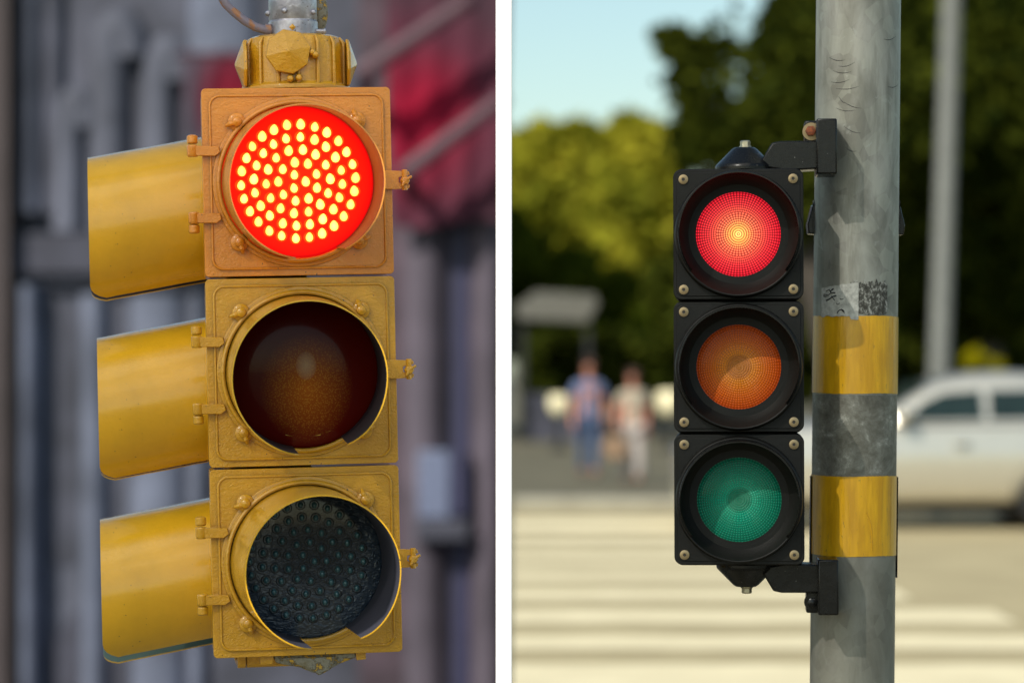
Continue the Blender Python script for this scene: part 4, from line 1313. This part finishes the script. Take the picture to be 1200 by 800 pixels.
def person(x, y, H, label, woman, stride, facing=0):
    root = empty('person', (x, y, 0.10), label, 'person', rot=(0, 0, facing))
    s = H / 1.75
    hip = 0.93 * s
    hw = 0.095 * s
    sw = (0.165 if woman else 0.19) * s
    # body: one continuous figure: index 0 pelvis
    ls = stride
    v = [(0, 0, hip), (0, -0.01, 1.15 * s), (0, 0, 1.36 * s), (0, 0.0, 1.47 * s), (0, -0.01, 1.53 * s), (0, -0.02, 1.62 * s), (0, -0.015, 1.72 * s)]
    r_ = [(0.135 * s, 0.10 * s), (0.125 * s, 0.09 * s), (0.15 * s, 0.10 * s), 0.055 * s, 0.055 * s, (0.078 * s, 0.095 * s), (0.055 * s, 0.065 * s)]
    e = [(0, 1), (1, 2), (2, 3), (3, 4), (4, 5), (5, 6)]
    joints = {}
    for sgn in (-1, 1):
        b0 = len(v)
        fy = -ls * sgn
        v += [(sgn * hw, 0, hip - 0.06 * s), (sgn * hw * 1.05, fy * 0.5 - 0.02, 0.50 * s), (sgn * hw, fy, 0.09 * s), (sgn * hw * 1.1, fy - 0.13 * s, 0.035 * s)]
        r_ += [0.085 * s, 0.058 * s, 0.042 * s, (0.04 * s, 0.03 * s)]
        e += [(0, b0), (b0, b0 + 1), (b0 + 1, b0 + 2), (b0 + 2, b0 + 3)]
        a0 = len(v)
        ay = ls * sgn * 0.5
        if woman and sgn == -1:
            arm = [(sgn * sw, 0, 1.40 * s), (sgn * (sw + 0.06), -0.02, 1.14 * s), (sgn * (sw + 0.08), -0.14, 0.98 * s), (sgn * (sw + 0.07), -0.19, 0.93 * s)]
        else:
            arm = [(sgn * sw, 0, 1.40 * s), (sgn * (sw + 0.05), ay * 0.5, 1.12 * s), (sgn * (sw + 0.05), ay - 0.05, 0.88 * s), (sgn * (sw + 0.045), ay - 0.07, 0.80 * s)]
        v += arm
        r_ += [0.055 * s, 0.042 * s, 0.030 * s, (0.022 * s, 0.038 * s)]
        e += [(2, a0), (a0, a0 + 1), (a0 + 1, a0 + 2), (a0 + 2, a0 + 3)]
        hp = Vector(arm[3])
        # fingers
        for k in range(4):
            b1 = len(v)
            fx = (k - 1.5) * 0.017 * s
            Lf = (0.060, 0.070, 0.066, 0.052)[k] * s
            v += [(hp.x, hp.y + fx, hp.z - 0.03 * s), (hp.x - sgn * 0.012, hp.y + fx * 1.2, hp.z - 0.03 * s - Lf)]
            r_ += [0.010, 0.008]
            e += [(a0 + 3, b1), (b1, b1 + 1)]
        b1 = len(v)
        v += [(hp.x - sgn * 0.01, hp.y - 0.035 * s, hp.z), (hp.x - sgn * 0.02, hp.y - 0.055 * s, hp.z - 0.035 * s)]
        r_ += [0.011, 0.009]
        e += [(a0 + 3, b1), (b1, b1 + 1)]
        joints[sgn] = arm
        joints['l%d' % sgn] = v[b0:b0 + 4]
    body = skinned('body', v, e, r_, M['skin'], root)
    # face
    q = B()
    q.ball((0, -0.115 * s, 1.62 * s), 0.014, (0.8, 1.3, 1.4)); q.build('nose', M['skin'], body)
    q = B()
    for sx in (-1, 1): q.ball((sx * 0.03, -0.105 * s, 1.645 * s), 0.011, (1.2, 0.6, 0.7))
    q.build('eyes', M['hair'], body)
    q = B(); q.ball((0, -0.106 * s, 1.585 * s), 0.022, (1.1, 0.3, 0.3)); q.build('mouth', M['rust'], body)
    # hair
    hv = [(0, 0.02, 1.66 * s), (0, 0.0, 1.735 * s)] + ([(0, 0.07, 1.58 * s), (0, 0.08, 1.50 * s)] if woman else [(0, 0.055, 1.62 * s)])
    he = [(0, 1), (0, 2)] + ([(2, 3)] if woman else [])
    hr = [(0.085 * s, 0.10 * s), (0.06 * s, 0.075 * s), 0.07 * s] + ([0.05 * s] if woman else [])
    skinned('hair', hv, he, hr, M['hair'], body)
    # shirt
    top_m = M['cream_top'] if woman else M['blue_shirt']
    sv = [(0, -0.01, 1.15 * s), (0, 0, 1.37 * s), (0, 0, 1.44 * s), (0, 0, 0.92 * s)]
    sr = [(0.15 * s, 0.115 * s), (0.175 * s, 0.125 * s), (0.10 * s, 0.085 * s), (0.16 * s, 0.125 * s)]
    se = [(0, 1), (1, 2), (0, 3)]
    for sgn in (-1, 1):
        b0 = len(sv)
        A = [Vector(p) for p in joints[sgn]]
        sv += [tuple(A[0]), tuple(A[0].lerp(A[1], 0.75))]
        sr += [0.075 * s, 0.066 * s]
        se += [(1, b0), (b0, b0 + 1)]
    skinned('shirt', sv, se, sr, top_m, root)
    # trousers
    tv = [(0, 0, hip + 0.02)]; trr = [(0.165 * s, 0.13 * s)]; te = []
    for sgn in (-1, 1):
        b0 = len(tv)
        Lp = [Vector(p) for p in joints['l%d' % sgn]]
        end = Lp[1].lerp(Lp[2], 0.96)
        tv += [tuple(Lp[0]), tuple(Lp[1]), tuple(end)]
        trr += [0.11 * s, 0.10 * s if woman else 0.078 * s, 0.105 * s if woman else 0.064 * s]
        te += [(0, b0), (b0, b0 + 1), (b0 + 1, b0 + 2)]
    skinned('trousers', tv, te, trr, M['cream_cloth'] if woman else M['jeans'], root)
    for sgn in (-1, 1):
        Lp = joints['l%d' % sgn]
        q = B(); q.ball((Lp[3][0], Lp[3][1] + 0.05, 0.045), 0.06, (0.75, 1.9, 0.7)); q.build('shoe', M['sole'], root)
    return root, joints


pm = W(690, 0, 37.3)
person(pm.x, 37.3, 1.53, 'man in a light blue shirt and blue jeans walking, left of the woman', False, 0.10)
pf = W(741, 0, 35.0)
_, jw = person(pf.x, 35.0, 1.40, 'woman in cream top and wide white trousers holding a tan bag', True, 0.05)
hp = Vector(jw[-1][3]) + Vector((pf.x, 35.0, 0.10))
bag = empty('handbag', (hp.x - 0.02, hp.y - 0.02, hp.z - 0.42), 'tan shoulder bag held by the woman in white', 'bag')
q = B(); q.prism([(-0.13, 0.0), (0.13, 0.0), (0.15, 0.14), (0.12, 0.27), (-0.12, 0.27), (-0.15, 0.14)], -0.05, 0.05); q.build('pouch', M['tan'], bag, bevel=0.02)
q = B(); q.tube([(-0.09, 0, 0.25), (-0.07, 0, 0.36), (0, 0, 0.42), (0.07, 0, 0.36), (0.09, 0, 0.25)], 0.010, 8); q.build('strap', M['tan'], bag)

# ================================================================== LEFT BACKGROUND: facade at 60 m
FY = 60.0
X = lambda px: (px - 600) / FPX * FY
Z = lambda py: CAMZ - (py - HOR) / FPX * FY
fac = empty('stone_building', (X(290), FY, -7), 'grey stone building with pointed windows and pilasters behind the yellow traffic light', 'building')
o0 = Vector((X(290), FY, -7))


def fbox(q, pa, pya, pb, pyb, d0, d1):
    q.box((X(pa) - o0.x, -d0, Z(pyb) - o0.z), (X(pb) - o0.x, -d1 if d1 else 0.0, Z(pya) - o0.z))


top = -45
q = B(); q.box((X(22) - o0.x, 0.0, 0), (X(588) - o0.x, 3.0, Z(top) - o0.z)); q.build('wall', M['stone_mid'], fac)
def pil(pa, pb, ya, yb, d, mat, name='pilaster'):
    q = B(); q.box((X(pa) - o0.x, -d, Z(yb) - o0.z), (X(pb) - o0.x, -0.003, Z(ya) - o0.z)); return q.build(name, mat, fac, bevel=0.04)


def halfcol(pc, pr, ya, yb, depth, mat, name='column', lean=0.0):
    """a half-round engaged column, elliptical in plan"""
    q = B(); n = 24
    r_ = pr * 0.018
    vs = []
    for zz, dx in ((Z(yb) - o0.z, 0.0), (Z(ya) - o0.z, lean * 0.018)):
        for i in range(n + 1):
            a = PI * i / n
            vs.append((X(pc) - o0.x + dx + r_ * math.cos(a), -0.003 - depth * math.sin(a), zz))
    q.add(vs, [(i, i + 1, n + 2 + i, n + 1 + i) for i in range(n)])
    return q.build(name, mat, fac, smooth=180)


pil(420, 587, top, 1000, 0.05, M['mauve_wall'], 'wall_panel')
pil(22, 240, 345, 1000, 0.05, M['stone_soft'], 'wall_panel')
halfcol(37, 17, 335, 1000, 0.75, M['stone_light'])
halfcol(36, 18, top, 250, 0.55, M['stone_soft'])
halfcol(112, 17, 345, 1000, 0.45, M['stone_light'])
halfcol(185, 32, 345, 1000, 0.35, M['stone_light'])
halfcol(232, 10, 345, 1000, 0.3, M['stone_light'])
halfcol(497, 24, 262, 1000, 0.45, M['mauve_light'])
halfcol(572, 18, 262, 1000, 0.45, M['mauve_light'])
halfcol(262, 40, top, 70, 0.3, M['stone_light'])
halfcol(62, 14, top, 250, 0.30, M['stone_mid'])
pil(20, 240, 275, 322, 0.55, M['stone_dark'], 'cornice')
halfc = pil(20, 240, 322, 338, 0.3, M['stone_mid'], 'cornice')


def arch_pts(pa, pb, yb, ya, n=10):
    """pointed arch outline in facade metres: yb base, ya apex (px)"""
    w_ = pb - pa
    spring = ya + w_ * 1.6
    pts = [(pa, yb), (pb, yb), (pb, spring)]
    for i in range(1, n):
        t = i / n
        pts.append((pb - w_ / 2 * t ** 1.6, spring + (ya - spring) * math.sin(t * PI / 2)))
    pts.append(((pa + pb) / 2, ya))
    for i in range(n - 1, 0, -1):
        t = i / n
        pts.append((pa + w_ / 2 * t ** 1.6, spring + (ya - spring) * math.sin(t * PI / 2)))
    pts.append((pa, spring))
    return [(X(a) - o0.x, Z(b_) - o0.z) for a, b_ in pts]


def gothic(pa, pb, yb, ya, glass=None, tw=0.30, sm=None):
    P = arch_pts(pa, pb, yb, ya)
    q = B(); q.prism(P, -0.03, -0.004); w_ = q.build('window', glass or M['stone_dark'], fac, smooth=0)
    q = B(); q.tube([(a, -0.02, b_) for a, b_ in P[2:] + P[:1]], tw, 12); q.build('window_surround', sm or M['stone_soft'], w_)
gothic(80, 100, 272, 118, tw=0.34)
gothic(128, 152, 272, 30, M['maroon_dim'], tw=0.42)
gothic(186, 208, 272, 60, M['maroon_dim'], tw=0.36)
for (pa, pb, ya, yb) in ((62, 88, 350, 660), (132, 148, 350, 650), (216, 222, 350, 560)):
    q = B(); q.box((X(pa) - o0.x, -0.09, Z(yb) - o0.z), (X(pb) - o0.x, -0.052, Z(ya) - o0.z)); q.build('window', M['stone_mid'], fac)
# bottom arch
P = [(X(60 + 110 * k / 16) - o0.x, Z(700 + 60 * (1 - math.sin(PI * k / 16))) - o0.z) for k in range(17)]
q = B(); q.prism([(X(60) - o0.x, Z(1000) - o0.z)] + P + [(X(170) - o0.x, Z(1000) - o0.z)], -0.12, -0.056); d_ = q.build('doorway', M['stone_dark'], fac, smooth=0)
# right-hand windows: navy strip
q = B(); q.box((X(528) - o0.x, -0.075, Z(1000) - o0.z), (X(550) - o0.x, -0.052, Z(265) - o0.z)); w_ = q.build('window', M['navy'], fac)
q = B(); q.box((X(526) - o0.x, -0.13, Z(1000) - o0.z), (X(528.5) - o0.x, -0.052, Z(262) - o0.z)); q.build('window_frame', M['stone_dark'], w_)
# air conditioner
ac = empty('air_conditioner', (X(518), FY - 0.35, Z(605)), 'pale blue boxy air conditioner on the facade right of the green lamp', 'air conditioner')
ac.location.z = Z(605)
q = B(); q.box((-27 * 0.018, -0.35, 0), (10 * 0.018, 0.34, 78 * 0.018)); q.build('casing', M['ac'], ac, bevel=0.04)
q = B(); q.box((11 * 0.018, -0.33, 0.05), (30 * 0.018, 0.34, 76 * 0.018)); q.build('grille', M['navy'], ac, bevel=0.03)
q = B(); q.box((-29 * 0.018, -0.45, -0.45), (32 * 0.018, 0.28, -0.01)); q.build('bracket_shelf', M['stone_dark'], ac, bevel=0.03)  # dark block standing in for the shadow beneath the casing
# brown neighbouring building on the far left
nb = empty('brown_building', (X(-60), FY - 1, -7), 'plain dark brown building wall at the left edge', 'building')
q = B(); q.box((-6, 0, 0), (X(19) - X(-60), 4, Z(-60) + 7)); q.build('wall', M['brown_wall'], nb)
q = B(); q.box((-1.2, -0.05, 6.5), (-0.4, -0.005, 8.5)); q.build('window', M['glass_dark'], nb)
q = B(); q.box((-6.1, -0.2, Z(-60) + 7.003), (X(19) - X(-60) + 0.1, 4, Z(-60) + 7.4)); q.build('roof', M['stone_dark'], nb)


# red flags / banners
def banner(cx_px, wpx, ya, yb, Y, mat, label, n=28, amp=0.12, skew=0):
    k = Y / FPX
    x0 = (cx_px - 600) * k
    zt, zb = CAMZ - (ya - HOR) * k, CAMZ - (yb - HOR) * k
    root = empty('banner', (x0, Y, zt), label, 'banner')
    q = B(); vs = []; fs = []
    m_ = 14
    for i in range(n + 1):
        for j in range(m_ + 1):
            u, v_ = i / n - 0.5, j / m_
            vs.append((u * wpx * k * (1 - 0.12 * v_) + skew * v_ * k, amp * math.sin(u * 22 + v_ * 2) * (0.4 + v_), -v_ * (zt - zb) + 0.1 * math.sin(u * 6) * v_ + u * skew * 0.25 * k))
    for i in range(n):
        for j in range(m_):
            fs.append((i * (m_ + 1) + j, (i + 1) * (m_ + 1) + j, (i + 1) * (m_ + 1) + j + 1, i * (m_ + 1) + j + 1))
    q.add(vs, fs); q.build('cloth', mat, root, smooth=180, fix=False)
    q = B(); q.tube([(-wpx * k * 0.55, 0, 0.04 - skew * 0.14 * k), (wpx * k * 0.55, 0, 0.04 + skew * 0.14 * k), ], 0.05, 8); q.build('rod', M['iron'], root)
    q = B(); q.tube([(0, 0, 0.04), (0, 60 - Y - 0.02, 0.3)], 0.04, 8); q.build('stay', M['iron'], root)
    return root
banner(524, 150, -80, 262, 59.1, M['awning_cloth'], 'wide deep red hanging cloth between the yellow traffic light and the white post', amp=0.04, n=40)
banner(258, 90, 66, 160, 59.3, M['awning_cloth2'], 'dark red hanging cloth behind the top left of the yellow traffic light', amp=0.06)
for (xa, ya, xb, yb, lab) in ((425, 85, 548, 2, 'upper slanting grey flagpole above the red lamp'), (478, 200, 586, 118, 'lower slanting grey flagpole beside the white post')):
    a = W(xa, ya, 58); b_ = W(xb, yb, 58.0)
    root = empty('flagpole', a, lab, 'flagpole')
    q = B(); q.tube([(0, 1.96, -0.5), (0, 0, 0), tuple(b_ - a)], [0.16, 0.20, 0.16], 10); q.build('staff', M['iron'], root)
    q = B(); q.ball(tuple(b_ - a), 0.2); q.build('finial', M['iron'], root)

# ================================================================== shade sail added unseen to soften the light on both signals
sun_dir = Vector((-0.45, -0.62, 0.64)).normalized()
s2 = Vector((-0.45, -0.62, 0.64))
def light_scrim(xa, xb, za, zb, t0, t1, label, mat):
    n = 16
    q = B()
    vs = []
    C4 = {}
    for i in range(n + 1):
        for j in range(n + 1):
            u, v_ = i / n, j / n
            x = xa + (xb - xa) * u; z = za + (zb - za) * v_
            t = t0 + (t1 - t0) * v_
            p = Vector((x, 5.12, z)) + s2 * t
            p.y += 0.05 * math.sin(u * PI) * math.sin(v_ * PI)
            vs.append(p)
            if i in (0, n) and j in (0, n): C4[(i // n, j // n)] = p.copy()
    org = Vector((C4[(0, 0)].x, C4[(0, 0)].y, 0))
    scrim = empty('shade_sail', org, label, 'shade sail')
    q.add([v_ - org for v_ in vs], [(i * (n + 1) + j, (i + 1) * (n + 1) + j, (i + 1) * (n + 1) + j + 1, i * (n + 1) + j + 1) for i in range(n) for j in range(n)])
    q.build('canvas', mat, scrim, smooth=180, fix=False)
    for i in (0, 1):
        q = B()
        b0, b1 = C4[(i, 0)] - org, C4[(i, 1)] - org
        q.tube([b0, b1], 0.010, 8)
        q.tube([(b1.x, b1.y, b1.z), (b1.x, b1.y, b1.z + 0.6)], 0.012, 10)
        q.build('pole', M['silver'], scrim)  # added poles of the unseen light scrim


light_scrim(-2.3, -0.10, 0.98, 3.6, 1.98, 1.1, 'white canvas shade sail above and left of the yellow traffic light', M['sail'])
light_scrim(0.10, 1.5, 0.98, 3.6, 1.98, 1.1, 'white mesh shade sail above and left of the black traffic light', M['sail2'])

# ================================================================== light
ld = bpy.data.lights.new('sun', 'SUN')
lo = bpy.data.objects.new('sun', ld); COL.objects.link(lo)
ld.energy = 4.9; ld.angle = R(0.6); ld.color = (1.0, 0.955, 0.86)
lo.rotation_euler = sun_dir.to_track_quat('Z', 'Y').to_euler()
lo.location = (-5, -6, 8)
wd = bpy.data.worlds.new('World'); sc.world = wd; wd.use_nodes = True
nt = wd.node_tree
bg = nt.nodes['Background']
sky = nt.nodes.new('ShaderNodeTexSky'); sky.sky_type = 'NISHITA'; sky.sun_disc = False
el = math.asin(sun_dir.z)
sky.sun_elevation = el
sky.sun_rotation = math.atan2(sun_dir.x, sun_dir.y)
sky.altitude = 100; sky.air_density = 1.0; sky.dust_density = 1.2; sky.ozone_density = 1.0
mxs = nt.nodes.new('ShaderNodeMix'); mxs.data_type = 'RGBA'; mxs.blend_type = 'MULTIPLY'
mxs.inputs[0].default_value = 1.0; mxs.inputs[7].default_value = (0.97, 1.02, 0.90, 1)
nt.links.new(sky.outputs[0], mxs.inputs[6]); nt.links.new(mxs.outputs[2], bg.inputs[0])
bg.inputs[1].default_value = 0.15

sc.view_settings.view_transform = 'Standard'
sc.view_settings.look = 'None'
sc.view_settings.exposure = 0
sc.view_settings.gamma = 1
sc.cycles.use_denoising = True
sc.cycles.sample_clamp_indirect = 8
sc.cycles.max_bounces = 8
